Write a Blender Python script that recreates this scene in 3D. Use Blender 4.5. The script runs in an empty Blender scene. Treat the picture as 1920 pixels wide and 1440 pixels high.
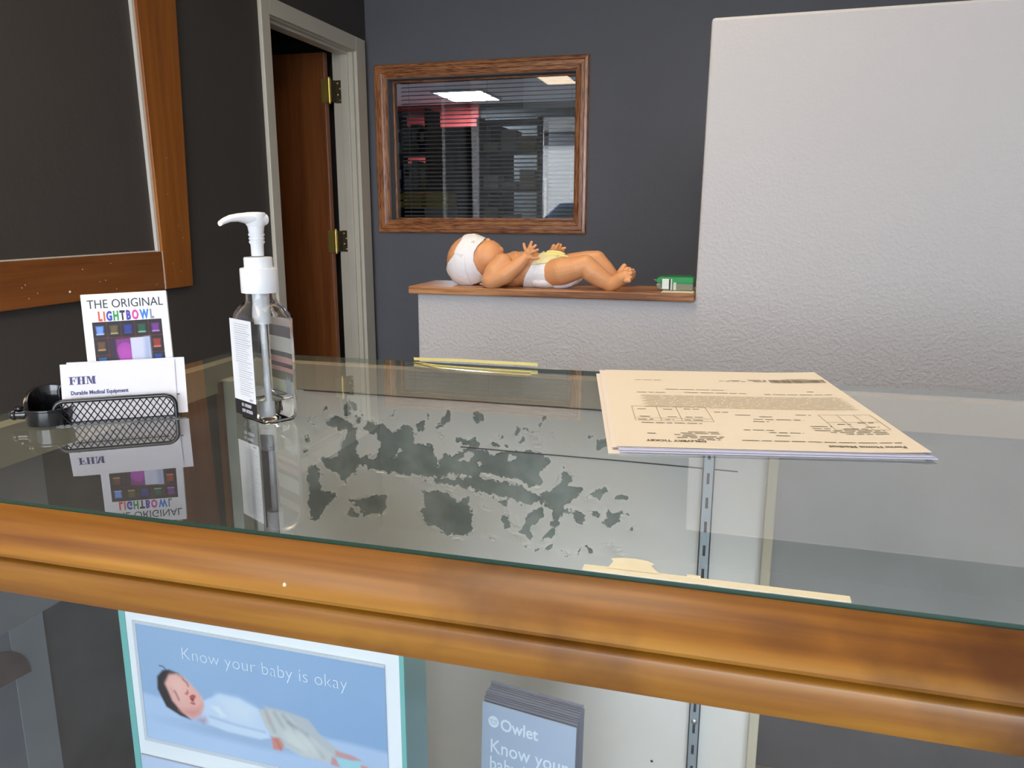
import bpy, bmesh, math, random
import numpy as np
from mathutils import Vector, Matrix
random.seed(7)
R = math.radians
SC = bpy.context.scene
COL = SC.collection
ZG = 1.05                       # height of the counter's glass top

# ------------------------------------------------------------------ camera
cam_d = bpy.data.cameras.new('camera')
cam_d.sensor_fit = 'HORIZONTAL'; cam_d.sensor_width = 36.0
cam_d.lens = 1469.23 / 1920.0 * 36.0
cam_d.clip_start = 0.02
cam = bpy.data.objects.new('camera', cam_d); COL.objects.link(cam)
_y, _p, _r = R(15.6356), R(12.3), R(0.0943)
_f = Vector((-math.sin(_y) * math.cos(_p), math.cos(_y) * math.cos(_p), -math.sin(_p)))
_x = Vector((math.cos(_y), math.sin(_y), 0)); _u = _x.cross(_f)
_x2 = _x * math.cos(_r) + _u * math.sin(_r); _u2 = _x2.cross(_f)
_m = Matrix((_x2, _u2, -_f)).transposed().to_4x4()
_m.translation = Vector((0, 0, 1.2097))
cam.matrix_world = _m
SC.camera = cam

# ------------------------------------------------------------------ sky, sun, exposure
SC.view_settings.view_transform = 'Standard'
SC.view_settings.look = 'None'
SC.view_settings.gamma = 1.0
SC.view_settings.use_curve_mapping = False
SC.view_settings.exposure = 0.24
world = bpy.data.worlds.new('world'); SC.world = world
world.use_nodes = True
_bg = world.node_tree.nodes['Background']
_bg.inputs[0].default_value = (0.80, 0.88, 1.0, 1); _bg.inputs[1].default_value = 9.0
sun_d = bpy.data.lights.new('sun', 'SUN'); sun_d.energy = 6.0; sun_d.angle = R(0.6); sun_d.color = (1, 0.95, 0.86)
sun = bpy.data.objects.new('sun', sun_d); COL.objects.link(sun)
sun.rotation_euler = (R(-38), R(14), 0)        # comes from behind the building, lights the street side only
por_d = bpy.data.lights.new('storefront_portal', 'AREA'); por_d.shape = 'RECTANGLE'; por_d.size = 4.9; por_d.size_y = 2.1
por_d.cycles.is_portal = True
por = bpy.data.objects.new('storefront_portal', por_d); COL.objects.link(por)
por.location = (-0.32, -3.48, 1.55); por.rotation_euler = (R(90), 0, 0)

# ------------------------------------------------------------------ material helpers
def nodes_of(name):
    m = bpy.data.materials.new(name); m.use_nodes = True
    nt = m.node_tree
    return m, nt, nt.nodes, nt.links, nt.nodes['Principled BSDF']

def rgb(h):
    h = h.lstrip('#'); v = [int(h[i:i + 2], 16) / 255 for i in (0, 2, 4)]
    return tuple(((c / 12.92) if c <= 0.04045 else ((c + 0.055) / 1.055) ** 2.4) for c in v)

def mat(name, col, rough=0.5, metal=0.0, spec=0.5, var=0.0, vscale=8.0, bump=0.0, bscale=60.0, bdist=0.002, coat=0.0, sss=0.0, detail=4.0):
    m, nt, N, L, b = nodes_of(name)
    b.inputs['Base Color'].default_value = (*col, 1)
    b.inputs['Roughness'].default_value = rough; b.inputs['Metallic'].default_value = metal
    b.inputs['Specular IOR Level'].default_value = spec
    if coat: b.inputs['Coat Weight'].default_value = coat; b.inputs['Coat Roughness'].default_value = 0.12
    if sss:
        b.inputs['Subsurface Weight'].default_value = sss; b.inputs['Subsurface Radius'].default_value = (0.01, 0.004, 0.002)
        b.inputs['Subsurface Scale'].default_value = 0.6
    tc = N.new('ShaderNodeTexCoord')
    if var:
        n = N.new('ShaderNodeTexNoise'); n.inputs['Scale'].default_value = vscale; n.inputs['Detail'].default_value = detail
        L.new(tc.outputs['Object'], n.inputs['Vector'])
        r = N.new('ShaderNodeMapRange'); r.inputs[1].default_value = 0.3; r.inputs[2].default_value = 0.7
        r.inputs[3].default_value = 1 - var; r.inputs[4].default_value = 1 + var
        L.new(n.outputs['Fac'], r.inputs[0])
        h = N.new('ShaderNodeHueSaturation'); h.inputs['Color'].default_value = (*col, 1)
        L.new(r.outputs[0], h.inputs['Value']); L.new(h.outputs[0], b.inputs['Base Color'])
    if bump:
        n2 = N.new('ShaderNodeTexNoise'); n2.inputs['Scale'].default_value = bscale; n2.inputs['Detail'].default_value = 5
        L.new(tc.outputs['Object'], n2.inputs['Vector'])
        bp = N.new('ShaderNodeBump'); bp.inputs['Strength'].default_value = bump; bp.inputs['Distance'].default_value = bdist
        L.new(n2.outputs['Fac'], bp.inputs['Height']); L.new(bp.outputs[0], b.inputs['Normal'])
    return m

def wood(name, dark, mid, light, axis=0, stretch=14.0, scale=9.0, rough=0.35, coat=0.3, bump=0.08, fine=0.35, spots=0.0, contrast=0.16, knot=None):
    """wood whose grain runs along one axis"""
    m, nt, N, L, b = nodes_of(name)
    tc = N.new('ShaderNodeTexCoord'); mp = N.new('ShaderNodeMapping')
    s = [scale * stretch / 4] * 3; s[axis] = scale / 4
    mp.inputs['Scale'].default_value = s
    L.new(tc.outputs['Object'], mp.inputs['Vector'])
    n = N.new('ShaderNodeTexNoise'); n.inputs['Scale'].default_value = 1.0; n.inputs['Detail'].default_value = 6; n.inputs['Distortion'].default_value = 0.8
    L.new(mp.outputs[0], n.inputs['Vector'])
    mp2 = N.new('ShaderNodeMapping'); s2 = [scale * stretch * 2.2] * 3; s2[axis] = scale * 1.1
    mp2.inputs['Scale'].default_value = s2; L.new(tc.outputs['Object'], mp2.inputs['Vector'])
    n2 = N.new('ShaderNodeTexNoise'); n2.inputs['Scale'].default_value = 1.0; n2.inputs['Detail'].default_value = 3
    L.new(mp2.outputs[0], n2.inputs['Vector'])
    mx = N.new('ShaderNodeMix'); mx.data_type = 'FLOAT'; mx.inputs[0].default_value = fine
    L.new(n.outputs['Fac'], mx.inputs[2]); L.new(n2.outputs['Fac'], mx.inputs[3])
    cr = N.new('ShaderNodeValToRGB'); e = cr.color_ramp.elements
    e[0].position = 0.34; e[0].color = (*dark, 1); e[1].position = 0.66; e[1].color = (*light, 1)
    k = e.new(0.5); k.color = (*mid, 1); e[0].position = 0.5 - contrast; e[2].position = 0.5 + contrast
    L.new(mx.outputs[0], cr.inputs[0])
    out = cr.outputs[0]
    if spots:
        n3 = N.new('ShaderNodeTexNoise'); n3.inputs['Scale'].default_value = 11.0; n3.inputs['Detail'].default_value = 6
        L.new(tc.outputs['Object'], n3.inputs['Vector'])
        r3 = N.new('ShaderNodeMapRange'); r3.inputs[1].default_value = 0.56; r3.inputs[2].default_value = 0.74
        r3.inputs[3].default_value = 0; r3.inputs[4].default_value = spots
        L.new(n3.outputs['Fac'], r3.inputs[0])
        mc = N.new('ShaderNodeMix'); mc.data_type = 'RGBA'; mc.inputs[7].default_value = (*[c * 0.55 for c in dark], 1)
        L.new(r3.outputs[0], mc.inputs[0]); L.new(out, mc.inputs[6]); out = mc.outputs[2]
    if knot:                                     # one dark knot in the board
        vd = N.new('ShaderNodeVectorMath'); vd.operation = 'SUBTRACT'; vd.inputs[1].default_value = knot; L.new(tc.outputs['Object'], vd.inputs[0])
        vs_ = N.new('ShaderNodeVectorMath'); vs_.operation = 'MULTIPLY'; vs_.inputs[1].default_value = (55, 60, 130); L.new(vd.outputs[0], vs_.inputs[0])
        ln = N.new('ShaderNodeVectorMath'); ln.operation = 'LENGTH'; L.new(vs_.outputs[0], ln.inputs[0])
        kr = N.new('ShaderNodeMapRange'); kr.inputs[1].default_value = 1.25; kr.inputs[2].default_value = 0.3; kr.inputs[3].default_value = 0; kr.inputs[4].default_value = 0.75; L.new(ln.outputs['Value'], kr.inputs[0])
        kc = N.new('ShaderNodeMix'); kc.data_type = 'RGBA'; kc.inputs[7].default_value = (*[c * 0.6 for c in dark], 1); L.new(kr.outputs[0], kc.inputs[0]); L.new(out, kc.inputs[6]); out = kc.outputs[2]
    L.new(out, b.inputs['Base Color'])
    b.inputs['Roughness'].default_value = rough
    b.inputs['Coat Weight'].default_value = coat; b.inputs['Coat Roughness'].default_value = 0.18
    bp = N.new('ShaderNodeBump'); bp.inputs['Strength'].default_value = bump; bp.inputs['Distance'].default_value = 0.001
    L.new(mx.outputs[0], bp.inputs['Height']); L.new(bp.outputs[0], b.inputs['Normal'])
    return m

def emit(name, col, strength):
    m, nt, N, L, b = nodes_of(name)
    b.inputs['Base Color'].default_value = (0.8, 0.8, 0.8, 1)
    b.inputs['Emission Color'].default_value = (*col, 1); b.inputs['Emission Strength'].default_value = strength
    return m

def sheet_glass(name, tint, refl=1.0, power=5.0, f0=0.05, rough=0.0, dust=0.0):
    """clear flat glass: passes light, mirrors by the angle of view (Schlick)"""
    m, nt, N, L, b = nodes_of(name); N.remove(b)
    out = N['Material Output']
    lw = N.new('ShaderNodeLayerWeight'); lw.inputs['Blend'].default_value = 0.5
    pw = N.new('ShaderNodeMath'); pw.operation = 'POWER'; pw.inputs[1].default_value = power
    L.new(lw.outputs['Facing'], pw.inputs[0])
    ma = N.new('ShaderNodeMath'); ma.operation = 'MULTIPLY_ADD'; ma.inputs[1].default_value = refl * (1 - f0); ma.inputs[2].default_value = f0 * refl
    ma.use_clamp = True
    L.new(pw.outputs[0], ma.inputs[0])
    tr = N.new('ShaderNodeBsdfTransparent'); tr.inputs[0].default_value = (*tint, 1)
    if dust:
        tc = N.new('ShaderNodeTexCoord'); nz = N.new('ShaderNodeTexNoise'); nz.inputs['Scale'].default_value = 9; nz.inputs['Detail'].default_value = 6
        L.new(tc.outputs['Object'], nz.inputs['Vector'])
        dr = N.new('ShaderNodeMapRange'); dr.inputs[1].default_value = 0.3; dr.inputs[2].default_value = 0.7; dr.inputs[3].default_value = dust * 0.7; dr.inputs[4].default_value = dust * 1.3
        L.new(nz.outputs['Fac'], dr.inputs[0])
        df = N.new('ShaderNodeBsdfDiffuse'); df.inputs['Color'].default_value = (0.8, 0.8, 0.8, 1); dm = N.new('ShaderNodeMixShader')
        L.new(dr.outputs[0], dm.inputs[0]); L.new(tr.outputs[0], dm.inputs[1]); L.new(df.outputs[0], dm.inputs[2]); tr = dm
    gl = N.new('ShaderNodeBsdfGlossy'); gl.inputs['Color'].default_value = (1, 1, 1, 1); gl.inputs['Roughness'].default_value = rough
    mx = N.new('ShaderNodeMixShader')
    L.new(ma.outputs[0], mx.inputs[0]); L.new(tr.outputs[0], mx.inputs[1]); L.new(gl.outputs[0], mx.inputs[2])
    L.new(mx.outputs[0], out.inputs[0])
    return m

def clear_mat(name, tint=(1, 1, 1)):
    m, nt, N, L, b = nodes_of(name); N.remove(b)
    tr = N.new('ShaderNodeBsdfTransparent'); tr.inputs[0].default_value = (*tint, 1)
    L.new(tr.outputs[0], N['Material Output'].inputs[0])
    return m

def solid_glass(name, ior, tint=(1, 1, 1), rough=0.0):
    m, nt, N, L, b = nodes_of(name)
    b.inputs['Base Color'].default_value = (*tint, 1); b.inputs['Transmission Weight'].default_value = 1.0
    b.inputs['IOR'].default_value = ior; b.inputs['Roughness'].default_value = rough
    return m

def vcol_mat(name, rough=0.35, attr='print', coat=0.0):
    m, nt, N, L, b = nodes_of(name)
    a = N.new('ShaderNodeAttribute'); a.attribute_name = attr
    L.new(a.outputs['Color'], b.inputs['Base Color']); b.inputs['Roughness'].default_value = rough
    b.inputs['Coat Weight'].default_value = coat
    return m

# ------------------------------------------------------------------ mesh helpers
def bm_box(bm, lo, hi, mi=0):
    x0, y0, z0 = lo; x1, y1, z1 = hi
    v = [bm.verts.new(p) for p in ((x0, y0, z0), (x1, y0, z0), (x1, y1, z0), (x0, y1, z0), (x0, y0, z1), (x1, y0, z1), (x1, y1, z1), (x0, y1, z1))]
    fs = [bm.faces.new([v[i] for i in q]) for q in ((0, 3, 2, 1), (4, 5, 6, 7), (0, 1, 5, 4), (1, 2, 6, 5), (2, 3, 7, 6), (3, 0, 4, 7))]
    for f in fs: f.material_index = mi
    return v, fs

def bm_tube(bm, pts, r, n=10, closed=False, cap=True):
    """tube along points; r a number or a list"""
    pts = [Vector(p) for p in pts]; k = len(pts)
    rs = r if isinstance(r, (list, tuple)) else [r] * k
    rings = []; prev = None
    for i, p in enumerate(pts):
        a = pts[(i - 1) % k] if (closed or i > 0) else p
        c = pts[(i + 1) % k] if (closed or i < k - 1) else p
        t = (c - a).normalized()
        if prev is None:
            u = t.orthogonal().normalized()
        else:
            u = (prev - t * prev.dot(t)).normalized()
        prev = u; w = t.cross(u)
        rings.append([bm.verts.new(p + (u * math.cos(2 * math.pi * j / n) + w * math.sin(2 * math.pi * j / n)) * rs[i]) for j in range(n)])
    m = k if closed else k - 1
    for i in range(m):
        A, B = rings[i], rings[(i + 1) % k]
        for j in range(n):
            bm.faces.new((A[j], A[(j + 1) % n], B[(j + 1) % n], B[j]))
    if cap and not closed:
        bm.faces.new(rings[0][::-1]); bm.faces.new(rings[-1])

def bm_lathe(bm, prof, n=32, cx=0, cy=0, cap=True):
    rings = [[bm.verts.new((cx + r * math.cos(2 * math.pi * j / n), cy + r * math.sin(2 * math.pi * j / n), z)) for j in range(n)] for r, z in prof]
    for A, B in zip(rings, rings[1:]):
        for j in range(n): bm.faces.new((A[j], A[(j + 1) % n], B[(j + 1) % n], B[j]))
    if cap:
        bm.faces.new(rings[0][::-1]); bm.faces.new(rings[-1])

def bm_prism(bm, prof, x0, x1, axis=0, ends=True):
    """closed profile (a,b) extruded along an axis"""
    def P(t, a, b): return {0: (t, a, b), 1: (a, t, b), 2: (a, b, t)}[axis]
    A = [bm.verts.new(P(x0, a, b)) for a, b in prof]; B = [bm.verts.new(P(x1, a, b)) for a, b in prof]
    n = len(prof)
    for j in range(n): bm.faces.new((A[j], A[(j + 1) % n], B[(j + 1) % n], B[j]))
    if ends: bm.faces.new(A[::-1]); bm.faces.new(B)

def bm_sphere(bm, c, r, sub=2, M=None):
    mm = Matrix.Translation(c) @ (M if M else Matrix.Identity(4)) @ Matrix.Diagonal((*((r, r, r) if not hasattr(r, '__len__') else r), 1))
    bmesh.ops.create_icosphere(bm, subdivisions=sub, radius=1.0, matrix=mm)

def bevel_all(bm, w, seg=2, ang=30):
    es = [e for e in bm.edges if len(e.link_faces) == 2 and e.calc_face_angle(0) > R(ang)]
    bmesh.ops.bevel(bm, geom=es, offset=w, segments=seg, profile=0.5, affect='EDGES')

def obj(name, bm, m=None, parent=None, smooth=False, bevel=0.0, kind=None, fix=True):
    if fix: bmesh.ops.recalc_face_normals(bm, faces=bm.faces[:])
    if bevel: bevel_all(bm, bevel)
    me = bpy.data.meshes.new(name); bm.to_mesh(me); bm.free()
    for mm in (m if isinstance(m, (list, tuple)) else [m]):
        if mm: me.materials.append(mm)
    if smooth:
        for p in me.polygons: p.use_smooth = True
        try: me.set_sharp_from_angle(angle=R(38))
        except Exception: pass
    o = bpy.data.objects.new(name, me); COL.objects.link(o)
    if parent: o.parent = parent
    if kind: o['kind'] = kind
    return o

def box(name, lo, hi, m, parent=None, bevel=0.0, kind=None):
    bm = bmesh.new(); bm_box(bm, lo, hi); return obj(name, bm, m, parent, bevel=bevel, kind=kind)

def thing(name, label, cat, loc=(0, 0, 0), rot=(0, 0, 0), group=None, kind=None):
    o = bpy.data.objects.new(name, None); COL.objects.link(o); o.empty_display_size = 0.05
    o.location = loc; o.rotation_euler = rot
    tag(o, label, cat, group)
    if kind: o['kind'] = kind
    return o

def tag(o, label=None, cat=None, group=None):
    if label: o['label'] = label
    if cat: o['category'] = cat
    if group: o['group'] = group
    return o

def text_verts(body, size, bold=0.0, extrude=0.0001, align='LEFT', sx=1.0, spacing=1.0):
    cu = bpy.data.curves.new('t', 'FONT'); cu.body = body; cu.size = size; cu.extrude = extrude; cu.offset = bold
    cu.align_x = align; cu.space_character = spacing; cu.resolution_u = 3
    o = bpy.data.objects.new('t', cu); COL.objects.link(o)
    me = bpy.data.meshes.new_from_object(o)
    COL.objects.unlink(o); bpy.data.objects.remove(o); bpy.data.curves.remove(cu)
    for v in me.vertices: v.co.x *= sx
    return me

def text(name, body, size, m, parent, M, bold=0.0, align='LEFT', sx=1.0, extrude=0.0001, spacing=1.0, conform=None):
    """flat lettering as a mesh; M places the text's XY plane"""
    me = text_verts(body, size, bold, extrude, align, sx, spacing)
    me.transform(M)
    if conform:
        for v in me.vertices: v.co = conform(v.co)
    me.name = name; me.materials.clear(); me.materials.append(m)
    o = bpy.data.objects.new(name, me); COL.objects.link(o)
    if parent: o.parent = parent
    return o

def plane_M(origin, xdir, ydir):
    x = Vector(xdir).normalized(); y = Vector(ydir).normalized(); z = x.cross(y)
    M = Matrix((x, y, z)).transposed().to_4x4(); M.translation = Vector(origin); return M

def in_poly(px, py, poly):
    """numpy even-odd test"""
    ins = np.zeros(px.shape, bool); n = len(poly)
    for i in range(n):
        x0, y0 = poly[i]; x1, y1 = poly[(i + 1) % n]
        c = ((y0 > py) != (y1 > py)) & (px < (x1 - x0) * (py - y0) / ((y1 - y0) + 1e-12) + x0)
        ins ^= c
    return ins

def seg_dist(px, py, a, b):
    ax, ay = a; bx, by = b; dx, dy = bx - ax, by - ay
    t = np.clip(((px - ax) * dx + (py - ay) * dy) / (dx * dx + dy * dy + 1e-12), 0, 1)
    return np.hypot(px - ax - t * dx, py - ay - t * dy)

def poly_sd(px, py, poly):
    d = np.full(px.shape, 1e9)
    for i in range(len(poly)): d = np.minimum(d, seg_dist(px, py, poly[i], poly[(i + 1) % len(poly)]))
    return np.where(in_poly(px, py, poly), d, -d)

def grid_print(name, w, h, nx, ny, colfn, m, parent, M, attr='print'):
    """a printed picture: a flat fine grid whose points carry the ink colour; u right, v up in 0..1"""
    us, vs = np.meshgrid(np.linspace(0, 1, nx), np.linspace(0, 1, ny))
    co = np.stack([us * w, vs * h, np.zeros_like(us)], -1).reshape(-1, 3)
    idx = np.arange(nx * ny).reshape(ny, nx)
    fs = np.stack([idx[:-1, :-1], idx[:-1, 1:], idx[1:, 1:], idx[1:, :-1]], -1).reshape(-1, 4)
    me = bpy.data.meshes.new(name); me.from_pydata(co.tolist(), [], fs.tolist()); me.transform(M)
    c = colfn(us, vs).reshape(-1, 3)
    a = me.color_attributes.new(attr, 'FLOAT_COLOR', 'POINT')
    a.data.foreach_set('color', np.concatenate([c, np.ones((len(c), 1))], 1).astype(np.float32).ravel())
    me.materials.append(m)
    o = bpy.data.objects.new(name, me); COL.objects.link(o)
    if parent: o.parent = parent
    return o

class Ink:
    """layers soft shapes into a picture array"""
    def __init__(s, X, Y): s.X, s.Y = X, Y; s.c = np.zeros((*X.shape, 3))
    def fill(s, a, col): s.c = s.c * (1 - a[..., None]) + np.array(col) * a[..., None]
    def poly(s, pts, col, soft=0.006, k=1.0): s.fill(np.clip(poly_sd(s.X, s.Y, pts) / soft + 0.5, 0, 1) * k, col)
    def ell(s, cx, cy, rx, ry, col, soft=0.15, rot=0.0, k=1.0):
        c, n = math.cos(rot), math.sin(rot); dx, dy = s.X - cx, s.Y - cy
        d = np.hypot((dx * c + dy * n) / rx, (-dx * n + dy * c) / ry)
        s.fill(np.clip((1 - d) / soft + 0.5, 0, 1) * k, col)
    def line(s, pts, w, col, soft=0.004, k=1.0):
        d = np.full(s.X.shape, 1e9)
        for a, b in zip(pts, pts[1:]): d = np.minimum(d, seg_dist(s.X, s.Y, a, b))
        s.fill(np.clip((w - d) / soft + 0.5, 0, 1) * k, col)

def remesh(bm, voxel, smooth_it=4, fac=0.5):
    me = bpy.data.meshes.new('tmp'); bm.to_mesh(me); bm.free()
    o = bpy.data.objects.new('tmp', me); COL.objects.link(o)
    md = o.modifiers.new('r', 'REMESH'); md.mode = 'VOXEL'; md.voxel_size = voxel; md.use_smooth_shade = True
    ms = o.modifiers.new('s', 'SMOOTH'); ms.factor = fac; ms.iterations = smooth_it
    dg = bpy.context.evaluated_depsgraph_get()
    res = bpy.data.meshes.new_from_object(o.evaluated_get(dg))
    COL.objects.unlink(o); bpy.data.objects.remove(o); bpy.data.meshes.remove(me)
    for p in res.polygons: p.use_smooth = True
    return res

def mesh_obj(name, me, m, parent=None):
    me.name = name; me.materials.clear(); me.materials.append(m)
    o = bpy.data.objects.new(name, me); COL.objects.link(o)
    if parent: o.parent = parent
    return o

# ------------------------------------------------------------------ materials
def wall_paint(name, col, rough, bump, scale, lo=0.42, hi=0.62, var=0.03, spec=0.4):
    m, nt, N, L, b = nodes_of(name)
    tc = N.new('ShaderNodeTexCoord')
    n = N.new('ShaderNodeTexNoise'); n.inputs['Scale'].default_value = scale; n.inputs['Detail'].default_value = 3; n.inputs['Roughness'].default_value = 0.55
    L.new(tc.outputs['Object'], n.inputs['Vector'])
    r = N.new('ShaderNodeMapRange'); r.interpolation_type = 'SMOOTHSTEP'
    r.inputs[1].default_value = lo; r.inputs[2].default_value = hi
    L.new(n.outputs['Fac'], r.inputs[0])
    bp = N.new('ShaderNodeBump'); bp.inputs['Strength'].default_value = bump; bp.inputs['Distance'].default_value = 0.003
    L.new(r.outputs[0], bp.inputs['Height']); L.new(bp.outputs[0], b.inputs['Normal'])
    n2 = N.new('ShaderNodeTexNoise'); n2.inputs['Scale'].default_value = 1.7; n2.inputs['Detail'].default_value = 5
    L.new(tc.outputs['Object'], n2.inputs['Vector'])
    r2 = N.new('ShaderNodeMapRange'); r2.inputs[1].default_value = 0.3; r2.inputs[2].default_value = 0.7; r2.inputs[3].default_value = 1 - var; r2.inputs[4].default_value = 1 + var
    L.new(n2.outputs['Fac'], r2.inputs[0])
    h = N.new('ShaderNodeHueSaturation'); h.inputs['Color'].default_value = (*col, 1)
    L.new(r2.outputs[0], h.inputs['Value']); L.new(h.outputs[0], b.inputs['Base Color'])
    b.inputs['Roughness'].default_value = rough; b.inputs['Specular IOR Level'].default_value = spec
    return m

M_SLATEDIM = wall_paint('slate_wall_paint_dim', (0.075, 0.067, 0.062), 0.62, 0.12, 26, var=0.06, spec=0.3)  # same slate paint, its dimmer and warmer light put into the colour
M_SLATE = wall_paint('slate_wall_paint', (0.150, 0.154, 0.172), 0.55, 0.16, 22, var=0.06, spec=0.4)  # same paint as the left wall, brighter cooler light put into the colour
def _fade(m):
    nt = m.node_tree; N = nt.nodes; L = nt.links
    b = [n for n in N if n.type == 'BUMP'][0]; tc = [n for n in N if n.type == 'TEX_COORD'][0]
    s = N.new('ShaderNodeSeparateXYZ'); r = N.new('ShaderNodeMapRange'); r.inputs[1].default_value = 0.95; r.inputs[2].default_value = 1.40; r.inputs[3].default_value = 0.42; r.inputs[4].default_value = 0.10
    L.new(tc.outputs['Object'], s.inputs[0]); L.new(s.outputs['Z'], r.inputs[0]); L.new(r.outputs[0], b.inputs['Strength'])
M_WHITE = wall_paint('white_textured_plaster', (0.57, 0.555, 0.56), 0.6, 0.24, 140, 0.40, 0.66, spec=0.4)
M_CREAMWALL = wall_paint('cream_wall_paint', (0.60, 0.58, 0.54), 0.7, 0.1, 60)
M_REDWALL = wall_paint('red_wall_paint', (0.42, 0.045, 0.04), 0.6, 0.05, 60)
M_CEIL = wall_paint('ceiling_tile', (0.80, 0.80, 0.79), 0.85, 0.3, 180)
M_FLOOR = mat('grey_floor', (0.34, 0.34, 0.36), 0.45, var=0.2, vscale=5)
M_CASING = mat('cream_casing_paint', (0.70, 0.66, 0.55), 0.4, var=0.03)
M_TRIM = wood('brown_trim_wood', (0.22, 0.066, 0.008), (0.33, 0.105, 0.012), (0.41, 0.14, 0.017), axis=2, scale=5, rough=0.45, coat=0.25, fine=0.25)
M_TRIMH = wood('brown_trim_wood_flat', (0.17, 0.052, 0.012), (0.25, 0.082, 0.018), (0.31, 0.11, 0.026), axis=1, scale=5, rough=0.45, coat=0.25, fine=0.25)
M_CAULK = mat('white_caulk', (0.75, 0.72, 0.66), 0.6)
M_OAKV = wood('oak_frame_upright', (0.13, 0.035, 0.012), (0.45, 0.165, 0.055), (0.62, 0.27, 0.105), axis=2, scale=17, stretch=13, rough=0.35, coat=0.5, fine=0.75, contrast=0.09)
M_OAKH = wood('oak_frame_level', (0.13, 0.035, 0.012), (0.45, 0.165, 0.055), (0.62, 0.27, 0.105), axis=0, scale=17, stretch=13, rough=0.35, coat=0.5, fine=0.75, contrast=0.09)
M_CAP = wood('ledge_wood', (0.19, 0.065, 0.016), (0.42, 0.18, 0.055), (0.56, 0.27, 0.10), axis=0, scale=9, stretch=8, rough=0.4, coat=0.35, fine=0.4, contrast=0.10)
M_DOOR = wood('door_veneer', (0.20, 0.060, 0.016), (0.30, 0.095, 0.026), (0.37, 0.125, 0.036), axis=2, scale=4, rough=0.4, coat=0.3, fine=0.3)
M_BRASS = mat('bright_brass', (0.92, 0.68, 0.17), 0.34, metal=0.85)
M_BRASSDIM = mat('unlit_hinge_plate', (0.09, 0.075, 0.05), 0.35, metal=0.8)  # lack of light on the jamb plate put into its colour
M_BLACK = mat('black_gloss', (0.008, 0.008, 0.009), 0.18, coat=0.4)
M_BLACKMATTE = mat('black_matte', (0.012, 0.012, 0.013), 0.5)
M_ALU = mat('aluminium', (0.55, 0.55, 0.56), 0.35, metal=1.0)
M_WPANE = sheet_glass('window_pane_glass', (0.93, 0.95, 0.95), refl=1.8, f0=0.055)
M_SLAT = mat('grey_blind_slat', (0.20, 0.20, 0.21), 0.45)

# ------------------------------------------------------------------ the setting
XL, YB, CEIL = -1.86, 3.886, 2.66
box('floor', (-6.5, -3.6, -0.1), (2.5, 11.1, 0.0), M_FLOOR, kind='structure')
box('ceiling', (-6.5, -3.6, CEIL), (2.5, 11.1, CEIL + 0.1), M_CEIL, kind='structure')

def wall_with_holes(name, axis, at, thick, u0, u1, z0, z1, holes, m):
    """wall slab in the plane axis=at, thickness towards +thick, with rectangular openings (u0,u1,z0,z1)"""
    bm = bmesh.new()
    us = sorted({u0, u1, *[h[0] for h in holes], *[h[1] for h in holes]})
    zs = sorted({z0, z1, *[h[2] for h in holes], *[h[3] for h in holes]})
    for a, b in zip(us, us[1:]):
        for c, d in zip(zs, zs[1:]):
            mu, mz = (a + b) / 2, (c + d) / 2
            if any(h[0] < mu < h[1] and h[2] < mz < h[3] for h in holes): continue
            lo = [0, 0, c]; hi = [0, 0, d]; k = 1 - axis
            lo[k] = a; hi[k] = b; lo[axis] = min(at, at + thick); hi[axis] = max(at, at + thick)
            bm_box(bm, lo, hi)
    bmesh.ops.remove_doubles(bm, verts=bm.verts[:], dist=1e-5)
    return obj(name, bm, m, kind='structure')

DY0, DY1, DZ = 2.975, 3.745, 1.995
wall_with_holes('wall_left', 0, XL, -0.11, 0.9, YB + 0.11, 0, CEIL, [(DY0, DY1, 0, DZ)], M_SLATEDIM)
WX0, WX1, WZ0, WZ1 = -1.745, -0.775, 1.175, 1.870
wall_with_holes('wall_back', 1, YB, 0.11, XL, 2.5, 0, CEIL, [(WX0, WX1, WZ0, WZ1)], M_SLATE)
box('wall_right', (2.4, -3.6, 0), (2.5, YB, CEIL), M_CREAMWALL, kind='structure')
wall_with_holes('wall_jog', 1, 0.79, 0.11, -3.5, XL - 0.11, 0, CEIL, [], M_CREAMWALL)
box('wall_entry', (-3.5, -3.5, 0), (-3.4, 0.79, CEIL), M_CREAMWALL, kind='structure')
wall_with_holes('wall_front', 1, -3.5, -0.12, -3.5, 2.5, 0, CEIL, [(-2.77, 2.13, 0.5, 2.6)], M_CREAMWALL)
box('wall_pillar', (-3.22, -1.15, 0), (-2.92, -0.9, CEIL), M_CREAMWALL, kind='structure')
# dark room behind the door, office behind the window
box('wall_store_far', (-3.6, 0.9, 0), (-3.5, YB, CEIL), M_SLATEDIM, kind='structure')
box('wall_office_back', (-6.5, 10.7, 0), (2.5, 10.8, CEIL), M_SLATEDIM, kind='structure')
box('wall_office_red', (-4.75, 10.62, 0), (-3.45, 10.7, CEIL), M_REDWALL, kind='structure')
box('wall_office_left', (-6.6, YB, 0), (-6.5, 10.8, CEIL), M_SLATEDIM, kind='structure')
box('wall_office_right', (-0.1, YB + 0.11, 0), (0.0, 10.7, CEIL), M_SLATEDIM, kind='structure')
box('wall_store_back', (-6.5, YB, 0), (XL - 0.11, YB + 0.11, CEIL), M_SLATEDIM, kind='structure')

_fade(M_WHITE)          # the knockdown texture is coarser near the floor
# low white half wall with a taller white block at its right end, one plastered piece
bm = bmesh.new()
YW = 1.68; YW2 = 1.81
prof = [(-0.698, 0), (1.25, 0), (1.25, 1.590), (-0.0685, 1.581), (-0.0735, 1.03), (-0.6975, 1.03)]
bm_prism(bm, prof, YW, YW2, axis=1)
# axis=1 takes (x, z) pairs
o = obj('wall_divider', bm, M_WHITE, bevel=0.006, kind='structure')

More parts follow.
